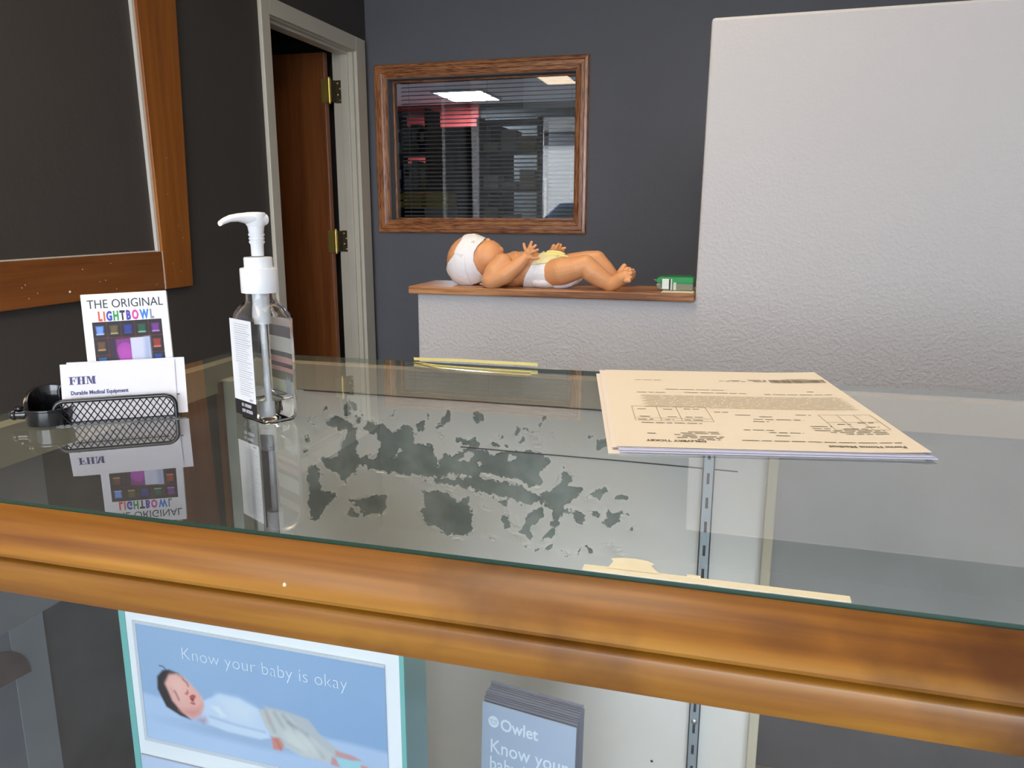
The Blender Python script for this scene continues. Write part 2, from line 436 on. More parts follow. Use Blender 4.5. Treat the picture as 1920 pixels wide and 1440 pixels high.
# ledge board on the half wall
bm = bmesh.new()
bm_box(bm, (-0.7115, 1.662, 1.030), (-0.0745, 1.832, 1.047))
ledge = obj('ledge_board', bm, M_CAP, bevel=0.0025)
tag(ledge, 'stained wooden board capping the low white half wall under the doll', 'ledge')

# wooden trim boards on the left wall
bm = bmesh.new(); bm_box(bm, (XL, 2.240, 0.957), (XL + 0.022, 2.378, CEIL))
bm.verts.ensure_lookup_table()
for v in bm.verts:
    if v.co.z > 2: v.co.y += 0.06 if v.co.y > 2.3 else -0.03
obj('trim_1', bm, M_TRIM, bevel=0.002, kind='structure')
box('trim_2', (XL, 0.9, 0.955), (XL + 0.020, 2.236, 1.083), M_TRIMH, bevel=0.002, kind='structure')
bm = bmesh.new(); bm_box(bm, (XL, 2.2275, 1.083), (XL + 0.012, 2.2405, CEIL))
for v in bm.verts:
    if v.co.z > 2: v.co.y -= 0.03
bm_box(bm, (XL, 0.9, 1.083), (XL + 0.006, 2.2275, 1.0865))
bm_box(bm, (XL, 2.2365, 0.957), (XL + 0.0205, 2.2395, 1.083))
for i in range(11):
    y = 1.66 + random.random() * 0.55; z = 0.972 + random.random() * 0.09
    bm_sphere(bm, (XL + 0.020, y, z), 0.0016 if i else 0.004, 1)
for i in range(6):
    bm_sphere(bm, (XL + 0.022, 2.27 + random.random() * 0.09, 0.98 + random.random() * 0.5), 0.0014, 1)
obj('trim_3', bm, M_CAULK, kind='structure')

# door_1: cream casing, jamb, open leaf, hinges
dr = thing('door_1', 'open brown wooden door in a cream frame in the dark left wall', 'door', (XL, 3.36, 0), kind='structure')
def D(x, y, z): return (x - XL, y - 3.36, z)
def dbox(name, lo, hi, m, parent=dr, bevel=0.0): return box(name, D(*lo), D(*hi), m, parent, bevel)
bm = bmesh.new()
bm_box(bm, D(XL, 2.925, 0), D(XL + 0.018, 2.985, 2.052)); bm_box(bm, D(XL, 3.742, 0), D(XL + 0.018, 3.842, 2.052)); bm_box(bm, D(XL, 2.985, 1.985), D(XL + 0.018, 3.742, 2.052))
obj('casing', bm, M_CASING, dr, bevel=0.003)
bm = bmesh.new()
bm_box(bm, D(XL - 0.11, 2.975, 0), D(XL, 2.990, 1.995)); bm_box(bm, D(XL - 0.11, 3.728, 0), D(XL, 3.745, 1.995)); bm_box(bm, D(XL - 0.11, 2.99, 1.98), D(XL, 3.728, 1.995))
bm_box(bm, D(XL - 0.062, 3.716, 0), D(XL - 0.022, 3.728, 1.98)); bm_box(bm, D(XL - 0.062, 2.99, 0), D(XL - 0.022, 3.002, 1.98)); bm_box(bm, D(XL - 0.062, 3.002, 1.968), D(XL - 0.022, 3.716, 1.98))
obj('jamb', bm, M_CASING, dr, bevel=0.002)
leaf = dbox('door_leaf', (-2.725, 3.672, 0.01), (-1.985, 3.708, 1.975), M_DOOR, bevel=0.002)
bm = bmesh.new(); bm_lathe(bm, [(0.026, 0), (0.024, 0.012), (0.012, 0.02), (0.012, 0.04), (0.026, 0.05), (0.030, 0.065), (0.02, 0.078), (0.004, 0.08)], 20)
bm.transform(Matrix.Translation(D(-2.66, 3.672, 1.0)) @ Matrix.Rotation(R(90), 4, 'X'))
obj('door_knob', bm, M_BRASS, leaf, smooth=True)
for hz in (1.797, 1.067, 0.25):
    bm = bmesh.new()
    bm_box(bm, D(-2.004, 3.669, hz - 0.054), D(-1.966, 3.672, hz + 0.054))
    bm_tube(bm, [D(-1.962, 3.672, hz - 0.054), D(-1.962, 3.672, hz + 0.054)], 0.0085, 14)
    bm_sphere(bm, D(-1.962, 3.672, hz + 0.057), 0.0075, 2); bm_sphere(bm, D(-1.962, 3.672, hz - 0.057), 0.0075, 2)
    for dz in (-0.022, 0, 0.022): bm_tube(bm, [D(-1.962, 3.672, hz + dz - 0.001), D(-1.962, 3.672, hz + dz + 0.001)], 0.0092, 14)
    h = obj('hinge', bm, M_BRASS, dr, smooth=True)
    bm = bmesh.new()
    bm_box(bm, D(-1.955, 3.7265, hz - 0.054), D(-1.920, 3.7285, hz + 0.054))
    bm_box(bm, D(-1.957, 3.674, hz - 0.052), D(-1.954, 3.7285, hz + 0.052))
    obj('hinge_plate', bm, M_BRASSDIM, h)
    bm = bmesh.new()
    for k, (dx, dz) in enumerate(((-1.944, 0.04), (-1.932, 0.014), (-1.944, -0.014), (-1.932, -0.04))):
        bm_sphere(bm, D(dx, 3.726, hz + dz), (0.005, 0.002, 0.005), 1)
    obj('screws', bm, M_BRASS, h)

# window_1: oak frame, pane; the blind behind is a thing of its own
wn = thing('window_1', 'oak framed interior window in the slate back wall above the doll', 'window', (-1.26, YB, 1.15), kind='structure')
def W(x, y, z): return (x + 1.26, y - YB, z - 1.15)
OX0, OX1, OZ0, OZ1 = -1.815, -0.708, 1.108, 1.940
def frame_profile(depth):   # (distance in from the outer edge, height off the wall)
    return [(0, 0), (0, 0.014), (0.006, 0.022), (0.018, 0.024), (0.022, 0.018), (0.038, 0.018), (0.046, 0.014), (0.058, 0.012), (0.066, 0.006), (0.068, -0.06), (0.078, -0.06), (0.078, -0.085), (0.06, -0.085), (0.06, 0)]
def mitred(bm, side):
    pr = frame_profile(0); ringA, ringB = [], []
    for d, h in pr:
        y = YB - h
        c = {'b': ((OX0 + d, OZ0 + d), (OX1 - d, OZ0 + d)), 't': ((OX0 + d, OZ1 - d), (OX1 - d, OZ1 - d)),
             'l': ((OX0 + d, OZ0 + d), (OX0 + d, OZ1 - d)), 'r': ((OX1 - d, OZ0 + d), (OX1 - d, OZ1 - d))}[side]
        ringA.append(bm.verts.new(W(c[0][0], y, c[0][1]))); ringB.append(bm.verts.new(W(c[1][0], y, c[1][1])))
    n = len(pr)
    for j in range(n): bm.faces.new((ringA[j], ringA[(j + 1) % n], ringB[(j + 1) % n], ringB[j]))
    bm.faces.new(ringA[::-1]); bm.faces.new(ringB)
bm = bmesh.new(); mitred(bm, 'b'); mitred(bm, 't'); obj('frame_rail', bm, M_OAKH, wn)
bm = bmesh.new(); mitred(bm, 'l'); mitred(bm, 'r'); obj('frame_stile', bm, M_OAKV, wn)
bm = bmesh.new()
vs = [bm.verts.new(W(x, YB + 0.062, z)) for x, z in ((WX0, WZ0), (WX1, WZ0), (WX1, WZ1), (WX0, WZ1))]
bm.faces.new(vs)
obj('window_pane', bm, M_WPANE, wn)

bl = thing('window_blind', 'grey horizontal slat blind hanging behind the oak framed window', 'blind', (-1.26, YB + 0.15, 1.90))
bm = bmesh.new()
k = 0; z = 1.872
while z > 1.165:
    t = R(19); dy, dz = 0.0125 * math.cos(t), 0.0125 * math.sin(t)
    v = [bm.verts.new(p) for p in ((-0.475, -dy, z - 1.9 - dz), (0.475, -dy, z - 1.9 - dz), (0.475, 0, z - 1.9 + 0.0015), (-0.475, 0, z - 1.9 + 0.0015), (0.475, dy, z - 1.9 + dz), (-0.475, dy, z - 1.9 + dz))]
    bm.faces.new((v[0], v[1], v[2], v[3])); bm.faces.new((v[3], v[2], v[4], v[5])); z -= 0.0205
obj('slats', bm, M_SLAT, bl, smooth=True)
box('headrail', (-0.48, -0.018, -0.02), (0.48, 0.018, 0.01), M_SLAT, bl)
for x in (-0.43, 0.0, 0.44):
    bm = bmesh.new(); bm_tube(bm, [(x, -0.014, -0.02), (x, -0.014, -0.74)], 0.0009, 6); obj('ladder_cord', bm, M_SLAT, bl)
bm = bmesh.new(); bm_tube(bm, [(0.462, -0.02, -0.02), (0.460, -0.022, -0.66)], 0.0022, 8); obj('tilt_wand', bm, mat('clear_grey_plastic', (0.5, 0.5, 0.48), 0.2), bl)

# window_2: the shop front behind the viewer
sf = thing('window_2', 'wide shop front window with aluminium mullions facing the street', 'window', (-0.32, -3.56, 0.5), kind='structure')
bm = bmesh.new()
for x in (-2.45, -0.82, 0.82, 2.45): bm_box(bm, (x - 0.03, -0.03, 0), (x + 0.03, 0.03, 2.1))
bm_box(bm, (-2.45, -0.03, 0), (2.45, 0.03, 0.06)); bm_box(bm, (-2.45, -0.03, 2.04), (2.45, 0.03, 2.1))
obj('mullions', bm, M_ALU, sf)

# ------------------------------------------------------------------ lamps of the place, and one added for fill
M_LAMPWARM = emit('warm_diffuser', (1.0, 0.79, 0.54), 7.0)
M_LAMPSOFT = emit('soft_warm_diffuser', (1.0, 0.79, 0.54), 5.5)
M_LAMPCOOL = emit('cool_diffuser', (0.62, 0.82, 1.0), 62.0)
M_LAMPFRAME = mat('white_lamp_frame', (0.7, 0.7, 0.68), 0.5)
def ceiling_light(x, y, w, l, m, label):
    t = thing('ceiling_light', label, 'light', (x, y, CEIL), group=None)
    bm = bmesh.new()
    for lo, hi in (((-w / 2 - .03, -l / 2 - .03), (w / 2 + .03, -l / 2)), ((-w / 2 - .03, l / 2), (w / 2 + .03, l / 2 + .03)), ((-w / 2 - .03, -l / 2), (-w / 2, l / 2)), ((w / 2, -l / 2), (w / 2 + .03, l / 2))):
        bm_box(bm, (*lo, -0.03), (*hi, 0.0))
    obj('frame', bm, M_LAMPFRAME, t)
    bm = bmesh.new(); bm_box(bm, (-w / 2, -l / 2, -0.02), (w / 2, l / 2, -0.004)); obj('diffuser', bm, m, t)
    return t
ceiling_light(-0.35, 1.15, 0.6, 1.2, M_LAMPSOFT, 'large warm ceiling light panel above the counter and the half wall')
ceiling_light(-1.98, -0.98, 0.34, 0.62, M_LAMPWARM, 'small warm ceiling light panel reflected at the top right of the oak framed window')
ceiling_light(-0.95, -0.10, 0.6, 1.2, M_LAMPWARM, 'added warm ceiling light panel above the customer side, brightening the display case')  # added lamp, fills in light on the case panel and half wall
ceiling_light(-3.33, 9.80, 0.60, 0.78, M_LAMPCOOL, 'cool white ceiling light panel in the office behind the window')

# ------------------------------------------------------------------ display case (the counter)
M_RAIL = wood('honey_maple_rail', (0.14, 0.040, 0.003), (0.28, 0.108, 0.008), (0.43, 0.205, 0.018), axis=0, scale=4.5, stretch=11, rough=0.42, coat=0.16, fine=0.35, spots=0.85, contrast=0.12, knot=(0.028, -0.25, 1.0459))
M_BEIGE = mat('beige_painted_rail', (0.52, 0.46, 0.36), 0.5, var=0.05, vscale=14)
M_OLIVE = mat('olive_cream_painted_wood', (0.40, 0.37, 0.26), 0.45, var=0.08, vscale=14)
M_STRIP = mat('pale_green_painted_strip', (0.44, 0.45, 0.38), 0.5, var=0.08, vscale=30)
M_CREAM = mat('cream_strip', (0.52, 0.46, 0.33), 0.5, var=0.06, vscale=20)
M_ENDPANEL = mat('dark_grey_board', (0.045, 0.046, 0.05), 0.6, var=0.35, vscale=18, bump=0.2, bscale=50)
M_DARKWOOD = wood('dark_shelf_wood', (0.07, 0.04, 0.024), (0.12, 0.075, 0.045), (0.20, 0.13, 0.08), axis=0, scale=6, rough=0.5, coat=0.1)
M_GLASSTOP = sheet_glass('counter_glass', (0.955, 0.965, 0.945), refl=1.4, f0=0.05, dust=0.05)
M_GLASSCLEAR = clear_mat('counter_glass_underside', (0.985, 1.0, 0.99))
M_GLASSEDGE = mat('green_glass_edge', (0.016, 0.062, 0.046), 0.15, coat=0.5)
M_FRONTGLASS = sheet_glass('front_glass', (0.93, 0.96, 0.95), refl=1.5, f0=0.05)
M_STEEL = mat('grey_blue_steel', (0.36, 0.43, 0.47), 0.38, metal=0.55)
M_TAPE = mat('cream_masking_tape', (0.84, 0.79, 0.60), 0.55, var=0.05, vscale=60)
M_TAPEY = mat('yellow_shiny_tape', (0.80, 0.70, 0.26), 0.2, coat=0.6)

case = thing('display_case', 'glass topped display counter with honey coloured wooden rails in the foreground', 'display case', (0, 0.55, 0))
def CB(x, y, z): return (x, y - 0.55, z)
CX0, CX1 = -0.565, 1.15
def cbox(name, lo, hi, m, bevel=0.0, parent=case): return box(name, CB(*lo), CB(*hi), m, parent, bevel)
# glass top: mirror face on top, clear underside, green edges
bm = bmesh.new()
v, fs = bm_box(bm, CB(-0.562, 0.3285, ZG - 0.0052), CB(CX1 - 0.002, 0.788, ZG))
for i, f in enumerate(fs): f.material_index = {0: 1, 1: 0}.get(i, 2)
obj('glass_top', bm, [M_GLASSTOP, M_GLASSCLEAR, M_GLASSEDGE], case)
# front rail: rounded nose, groove, apron
pr = [(0.336, 1.0438), (0.3283, 1.0438), (0.3281, 1.0478), (0.3240, 1.0478), (0.3165, 1.0462), (0.3095, 1.0434), (0.3040, 1.0402), (0.3000, 1.0364), (0.2982, 1.0335), (0.2988, 1.0316), (0.3018, 1.0305), (0.3042, 1.0300), (0.3042, 1.0290), (0.3022, 1.0285), (0.3006, 1.0276), (0.2998, 1.0262), (0.2996, 1.0115), (0.3006, 1.0100), (0.3240, 1.0100), (0.3240, 1.0300), (0.336, 1.0300)]
bm = bmesh.new(); bm_prism(bm, [(y - 0.55, z) for y, z in pr], CX0 - 0.012, CX1 + 0.012, axis=0)
obj('front_rail', bm, M_RAIL, case, smooth=True)
# side and back rails under the glass
cbox('end_rail', (CX0, 0.336, 1.012), (-0.548, 0.788, 1.0438), M_OLIVE)
cbox('end_rail', (CX1 - 0.02, 0.336, 1.012), (CX1, 0.788, 1.0438), M_OLIVE)
cbox('back_rail', (-0.548, 0.770, 1.0135), (CX1 - 0.02, 0.788, 1.0438), M_BEIGE)
# end panels, floor, base
cbox('end_panel', (CX0, 0.336, 0.0), (-0.551, 0.788, 1.012), M_ENDPANEL)
cbox('end_panel', (CX1 - 0.016, 0.336, 0.0), (CX1, 0.788, 1.012), M_ENDPANEL)
cbox('base_panel', (CX0, 0.31, 0.0), (CX1, 0.336, 0.22), M_RAIL)
cbox('corner_stile', (CX0, 0.312, 0.22), (-0.540, 0.336, 1.010), M_RAIL)
bm = bmesh.new()
vs = [bm.verts.new(CB(*p)) for p in ((-0.54, 0.330, 0.22), (CX1 - 0.02, 0.330, 0.22), (CX1 - 0.02, 0.330, 1.012), (-0.54, 0.330, 1.012))]; bm.faces.new(vs)
obj('front_glass', bm, M_FRONTGLASS, case)
cbox('shelf', (-0.551, 0.34, 0.534), (CX1 - 0.016, 0.768, 0.552), M_DARKWOOD)
cbox('case_floor', (-0.551, 0.336, 0.10), (CX1 - 0.016, 0.768, 0.12), M_DARKWOOD)
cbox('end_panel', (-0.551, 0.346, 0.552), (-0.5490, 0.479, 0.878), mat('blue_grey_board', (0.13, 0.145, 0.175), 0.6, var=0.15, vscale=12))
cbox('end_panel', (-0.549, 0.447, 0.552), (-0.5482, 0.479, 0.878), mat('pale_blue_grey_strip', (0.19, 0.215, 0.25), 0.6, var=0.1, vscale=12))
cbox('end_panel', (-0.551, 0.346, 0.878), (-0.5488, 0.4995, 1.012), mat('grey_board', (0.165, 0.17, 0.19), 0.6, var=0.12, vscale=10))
bm = bmesh.new(); bm_prism(bm, [(0.432 - 0.55 + 0.029 * math.cos(math.pi * i / 20), 0.836 + 0.029 * math.sin(math.pi * i / 20) - 0.10 * 0.029 * (math.cos(math.pi * i / 20))) for i in range(21)], -0.549, -0.5476, axis=0)
obj('half_round_patch', bm, mat('dark_brown_patch', (0.075, 0.048, 0.044), 0.7, var=0.25, vscale=60), case)
# corner strips against the left end panel
cbox('corner_strip', (-0.551, 0.742, 0.552), (-0.532, 0.763, 1.026), M_STRIP, 0.0015)
cbox('corner_strip', (-0.551, 0.736, 0.552), (-0.545, 0.7415, 1.024), mat('raw_brown_edge', (0.16, 0.075, 0.03), 0.6))
cbox('corner_strip', (-0.529, 0.766, 0.552), (-0.522, 0.770, 1.0), mat('white_painted_strip', (0.62, 0.62, 0.58), 0.5))
bm = bmesh.new(); bm_box(bm, CB(-0.519, 0.7665, 0.60), CB(-0.503, 0.770, 0.957))
obj('dark_shelf_standard', bm, mat('blackened_steel', (0.05, 0.045, 0.05), 0.5, metal=0.4), case)

# peeling back panel
POLYS=[[(-437,-71),(-423,-65),(-411,-68),(-398,-73),(-396,-59),(-393,-60),(-392,-74),(-385,-68),(-378,-67),(-372,-73),(-364,-67),(-357,-72),(-353,-78),(-343,-71),(-332,-68),(-327,-75),(-329,-85),(-327,-90),(-307,-90),(-302,-101),(-300,-114),(-293,-97),(-284,-101),(-273,-94),(-259,-87),(-237,-95),(-220,-88),(-205,-87),(-186,-86),(-176,-96),(-182,-104),(-188,-108),(-181,-123),(-194,-127),(-209,-121),(-249,-116),(-282,-121),(-316,-125),(-340,-129),(-356,-126),(-368,-127),(-382,-124),(-394,-120),(-405,-133),(-414,-145),(-422,-147),(-424,-135),(-434,-126),(-446,-118),(-448,-113),(-438,-115),(-426,-111),(-419,-102),(-417,-95),(-412,-85),(-411,-82),(-421,-79),(-434,-78)],[(-460,-126),(-449,-125),(-446,-139),(-448,-156),(-423,-158),(-439,-174),(-450,-192),(-462,-189),(-466,-177),(-463,-155)],[(-406,-162),(-388,-155),(-381,-156),(-367,-150),(-362,-154),(-363,-173),(-382,-183),(-397,-172)],[(-317,-147),(-308,-142),(-285,-140),(-283,-146),(-267,-156),(-258,-166),(-257,-180),(-272,-195),(-283,-194),(-302,-185),(-318,-177),(-322,-166),(-315,-161)],[(-228,-163),(-220,-158),(-216,-168),(-206,-176),(-199,-162),(-190,-152),(-183,-149),(-183,-158),(-194,-173),(-196,-186),(-207,-181),(-225,-176)],[(-186,-138),(-168,-148),(-168,-161),(-179,-177),(-181,-184),(-170,-183),(-165,-176),(-164,-156),(-154,-150),(-143,-159),(-133,-159),(-135,-153),(-141,-147),(-154,-149),(-162,-146),(-158,-140),(-141,-129),(-140,-123),(-152,-120),(-148,-109),(-157,-103),(-163,-108),(-166,-117),(-175,-126),(-183,-132)],[(-215,-71),(-209,-61),(-205,-61),(-188,-64),(-184,-66),(-181,-74),(-184,-75),(-190,-69),(-205,-65),(-212,-72)],[(-317,-131),(-282,-124),(-249,-120),(-205,-125),(-183,-136),(-198,-146),(-227,-143),(-258,-135),(-282,-133)],[(-256,-47),(-248,-47),(-246,-55),(-255,-58)],[(-115,-156),(-109,-152),(-102,-155),(-108,-161)],[(-105,-148),(-98,-142),(-91,-146),(-97,-148)],[(-88,-162),(-84,-157),(-77,-160),(-82,-162)],[(-149,-71),(-147,-71),(-144,-78),(-147,-77)],[(-323,-66),(-317,-64),(-316,-71),(-321,-72)],[(-303,-68),(-292,-63),(-294,-69),(-299,-71)],[(-209,-77),(-202,-72),(-200,-76),(-206,-78)],[(-192,-79),(-184,-77),(-182,-81),(-190,-82)],[(-133,-62),(-130,-61),(-130,-64),(-133,-65)],[(-466,-107),(-461,-104),(-459,-110),(-464,-112)],[(-313,-54),(-310,-53),(-308,-60),(-310,-60)],[(-234,-71),(-224,-72),(-223,-78),(-228,-77)],[(-114,-141),(-112,-139),(-110,-151),(-112,-151)],[(-272,-147),(-264,-145),(-264,-150),(-274,-151)],[(-413,-181),(-406,-175),(-402,-180),(-408,-183)],[(-123,-71),(-114,-70),(-114,-73),(-122,-74)]]
HOLES=[[(-395,-80),(-385,-80),(-374,-82),(-368,-91),(-371,-102),(-377,-107),(-386,-107),(-396,-111),(-400,-102)],[(-356,-108),(-346,-93),(-341,-100),(-349,-109)],[(-273,-103),(-266,-91),(-259,-93),(-264,-104)],[(-257,-103),(-252,-99),(-245,-105),(-251,-108)],[(-222,-96),(-218,-91),(-208,-93),(-216,-100)]]
CRACKS=[[(-437,-72),(-438,-64),(-433,-54)],[(-455,-69),(-446,-80)],[(-448,-68),(-446,-80)],[(-407,-53),(-406,-60)],[(-401,-48),(-390,-59)],[(-368,-59),(-364,-66)],[(-354,-60),(-349,-56)],[(-297,-71),(-294,-80)],[(-292,-63),(-286,-52)],[(-277,-81),(-256,-82)],[(-237,-82),(-220,-82)],[(-186,-66),(-184,-54),(-179,-49)],[(-172,-64),(-171,-72)],[(-421,-79),(-410,-85)],[(-326,-136),(-312,-149)],[(-249,-154),(-236,-157)],[(-158,-110),(-159,-101)],[(-133,-131),(-113,-123)],[(-121,-130),(-119,-125)],[(-131,-146),(-122,-148)],[(-222,-151),(-220,-162)],[(-208,-161),(-207,-170)],[(-103,-130),(-95,-127)],[(-200,-194),(-194,-193)],[(-189,-196),(-183,-196)],[(-176,-195),(-172,-190)],[(-157,-199),(-152,-199)],[(-134,-187),(-129,-191)],[(-116,-181),(-105,-180)],[(-103,-184),(-95,-184)],[(-97,-189),(-94,-190)],[(-140,-190),(-141,-194)],[(-164,-195),(-161,-196)],[(-462,-92),(-459,-96)],[(-229,-145),(-218,-146)],[(-247,-188),(-236,-191)],[(-280,-133),(-262,-135),(-247,-142)]]
def make_panel():
    def patch_attr(X, Z):
        sd = np.full(X.shape, -1.0)
        for p in POLYS: sd = np.maximum(sd, poly_sd(X, Z, [(a / 1000, b / 1000) for a, b in p]))
        for p in HOLES: sd = np.minimum(sd, -poly_sd(X, Z, [(a / 1000, b / 1000) for a, b in p]))
        for c in CRACKS:
            pts = [(a / 1000, b / 1000) for a, b in c]
            for q, w in zip(pts, pts[1:]): sd = np.maximum(sd, 0.0013 - seg_dist(X, Z, q, w))
        return sd
    x0, x1, z0, z1 = -0.5, -0.06, -0.215, -0.036
    step = 0.0012
    xs = np.arange(x0, x1 + 1e-6, step); zs = np.arange(z0, z1 + 1e-6, step)
    X, Z = np.meshgrid(xs, zs)
    ridge = np.sin(X * 310 + np.sin(Z * 270) * 2) * np.sin(Z * 350 + np.cos(X * 190) * 2) * 0.0012 + np.sin(X * 900 + Z * 700) * np.sin(Z * 830 - X * 300) * 0.0009
    sd = patch_attr(X + ridge * 0.8, Z + ridge)
    co = np.stack([X, np.full_like(X, 0.770 - 0.55), Z + ZG], -1)
    bend = np.exp(-np.maximum(-sd, 0) / 0.004) * (sd < 0) * (0.5 + 0.5 * np.sin(X * 240 + Z * 130))       # paint lifting at torn edges
    co[..., 1] -= bend * 0.0012
    n_y, n_x = X.shape
    idx = np.arange(n_x * n_y).reshape(n_y, n_x)
    fs = np.stack([idx[:-1, :-1], idx[:-1, 1:], idx[1:, 1:], idx[1:, :-1]], -1).reshape(-1, 4).tolist()
    V = co.reshape(-1, 3).tolist(); A = sd.ravel().tolist()
    def quad(a, b, c, d):
        k = len(V)
        V.extend([(a, 0.22, c + ZG), (b, 0.22, c + ZG), (b, 0.22, d + ZG), (a, 0.22, d + ZG)]); A.extend([-1] * 4); fs.append([k, k + 1, k + 2, k + 3])
    xe, ze = xs[-1], zs[-1]
    quad(-0.551, x0, -0.95, -0.0355); quad(x0, xe, -0.95, z0); quad(x0, xe, ze, -0.0355); quad(xe, 0.046, -0.95, -0.0355)
    me = bpy.data.meshes.new('back_panel'); me.from_pydata(V, [], fs)
    at = me.attributes.new('peel', 'FLOAT', 'POINT'); at.data.foreach_set('value', np.array(A, np.float32))
    m, nt, N, L, b = nodes_of('peeling_grey_white_paint')
    a = N.new('ShaderNodeAttribute'); a.attribute_name = 'peel'
    tc = N.new('ShaderNodeTexCoord')
    n = N.new('ShaderNodeTexNoise'); n.inputs['Scale'].default_value = 110; n.inputs['Detail'].default_value = 8; n.inputs['Roughness'].default_value = 0.65
    L.new(tc.outputs['Object'], n.inputs['Vector'])
    r = N.new('ShaderNodeMapRange'); r.inputs[1].default_value = 0.3; r.inputs[2].default_value = 0.7; r.inputs[3].default_value = -0.003; r.inputs[4].default_value = 0.003; L.new(n.outputs['Fac'], r.inputs[0])
    nb = N.new('ShaderNodeTexNoise'); nb.inputs['Scale'].default_value = 48; nb.inputs['Detail'].default_value = 3; L.new(tc.outputs['Object'], nb.inputs['Vector'])
    rb = N.new('ShaderNodeMapRange'); rb.inputs[1].default_value = 0.3; rb.inputs[2].default_value = 0.7; rb.inputs[3].default_value = -0.0045; rb.inputs[4].default_value = 0.0035; L.new(nb.outputs['Fac'], rb.inputs[0])
    ab = N.new('ShaderNodeMath'); ab.operation = 'ADD'; L.new(r.outputs[0], ab.inputs[0]); L.new(rb.outputs[0], ab.inputs[1]); r = ab
    ad = N.new('ShaderNodeMath'); ad.operation = 'ADD'; L.new(a.outputs['Fac'], ad.inputs[0]); L.new(r.outputs[0], ad.inputs[1])
    st = N.new('ShaderNodeMapRange'); st.inputs[1].default_value = -0.0003; st.inputs[2].default_value = 0.0003; L.new(ad.outputs[0], st.inputs[0])
    n2 = N.new('ShaderNodeTexNoise'); n2.inputs['Scale'].default_value = 34; n2.inputs['Detail'].default_value = 5; L.new(tc.outputs['Object'], n2.inputs['Vector'])
    c1 = N.new('ShaderNodeValToRGB'); c1.color_ramp.elements[0].color = (0.13, 0.165, 0.15, 1); c1.color_ramp.elements[1].color = (0.29, 0.335, 0.315, 1)
    c1.color_ramp.elements[0].position = 0.35; c1.color_ramp.elements[1].position = 0.7; L.new(n2.outputs['Fac'], c1.inputs[0])
    n3 = N.new('ShaderNodeTexNoise'); n3.inputs['Scale'].default_value = 12; n3.inputs['Detail'].default_value = 4; L.new(tc.outputs['Object'], n3.inputs['Vector'])
    c2 = N.new('ShaderNodeValToRGB'); c2.color_ramp.elements[0].color = (0.69, 0.645, 0.575, 1); c2.color_ramp.elements[1].color = (0.76, 0.745, 0.72, 1)
    L.new(n3.outputs['Fac'], c2.inputs[0])
    mx = N.new('ShaderNodeMix'); mx.data_type = 'RGBA'; L.new(st.outputs[0], mx.inputs[0]); L.new(c2.outputs[0], mx.inputs[6]); L.new(c1.outputs[0], mx.inputs[7])
    rim = N.new('ShaderNodeMapRange'); rim.inputs[1].default_value = -0.0035; rim.inputs[2].default_value = -0.0002; L.new(ad.outputs[0], rim.inputs[0])
    nr = N.new('ShaderNodeMath'); nr.operation = 'MULTIPLY'; L.new(rim.outputs[0], nr.inputs[0]); L.new(n2.outputs['Fac'], nr.inputs[1])
    c3 = N.new('ShaderNodeMix'); c3.data_type = 'RGBA'; c3.inputs[7].default_value = (0.84, 0.81, 0.76, 1); L.new(nr.outputs[0], c3.inputs[0]); L.new(c2.outputs[0], c3.inputs[6]); L.new(c3.outputs[2], mx.inputs[6])   # highlight on the curled paint rims put into the colour
    L.new(mx.outputs[2], b.inputs['Base Color']); b.inputs['Roughness'].default_value = 0.5
    bp = N.new('ShaderNodeBump'); bp.inputs['Strength'].default_value = 0.5; bp.inputs['Distance'].default_value = 0.001; bp.invert = True
    L.new(st.outputs[0], bp.inputs['Height']); L.new(bp.outputs[0], b.inputs['Normal'])
    me.materials.append(m)
    o = bpy.data.objects.new('back_panel', me); COL.objects.link(o); o.parent = case
    # backing board so the panel has a thickness
    cbox('panel_backing', (-0.551, 0.7725, 0.10), (0.046, 0.784, 1.0135), M_DARKWOOD)
make_panel()
# horizontal seams of the panel
bm = bmesh.new()
bm_tube(bm, [CB(-0.273, 0.7692, ZG - 0.0875), CB(-0.20, 0.7692, ZG - 0.0880), CB(-0.10, 0.7692, ZG - 0.0880), CB(0.016, 0.7692, ZG - 0.0890)], 0.0007, 6)
bm_box(bm, CB(-0.46, 0.7690, 1.0131), CB(0.046, 0.7698, 1.0139))
obj('panel_seam', bm, M_BLACKMATTE, case)
# slotted steel standard
def standard(x0, x1):
    bm = bmesh.new()
    z = 0.44; zt = 0.990
    y0, y1 = 0.761, 0.7695
    bm_box(bm, CB(x0, y0, z), CB(x0 + 0.0012, y1, zt)); bm_box(bm, CB(x1 - 0.0012, y0, z), CB(x1, y1, zt))
    xm = (x0 + x1) / 2; s = 0.0014
    bm_box(bm, CB(x0, y0, z), CB(xm - s, y0 + 0.0012, zt)); bm_box(bm, CB(xm + s, y0, z), CB(x1, y0 + 0.0012, zt))
    k = z; 
    while k < zt:
        bm_box(bm, CB(xm - s, y0, k + 0.0115), CB(xm + s, y0 + 0.0012, min(k + 0.0254, zt))); k += 0.0254
    o = obj('shelf_standard', bm, M_STEEL, case)
    bm = bmesh.new(); bm_box(bm, CB(x0 + 0.001, 0.768, z), CB(x1 - 0.001, 0.7696, zt)); obj('slot_back', bm, M_BLACKMATTE, o)
    bm = bmesh.new(); bm_sphere(bm, CB(xm, y0, 0.683), (0.0032, 0.0016, 0.0032), 2); obj('screw', bm, M_ALU, o)
standard(-0.0175, -0.0060)
cbox('cream_stile', (0.0435, 0.757, 0.10), (0.0530, 0.784, 1.012), M_CREAM, 0.001)
cbox('rear_door', (0.053, 0.774, 0.72), (CX1 - 0.02, 0.782, 1.0135), mat('rear_door_top_lit', (0.27, 0.275, 0.265), 0.5, var=0.12, vscale=9))  # upper part made greyer, light from above put into its colour
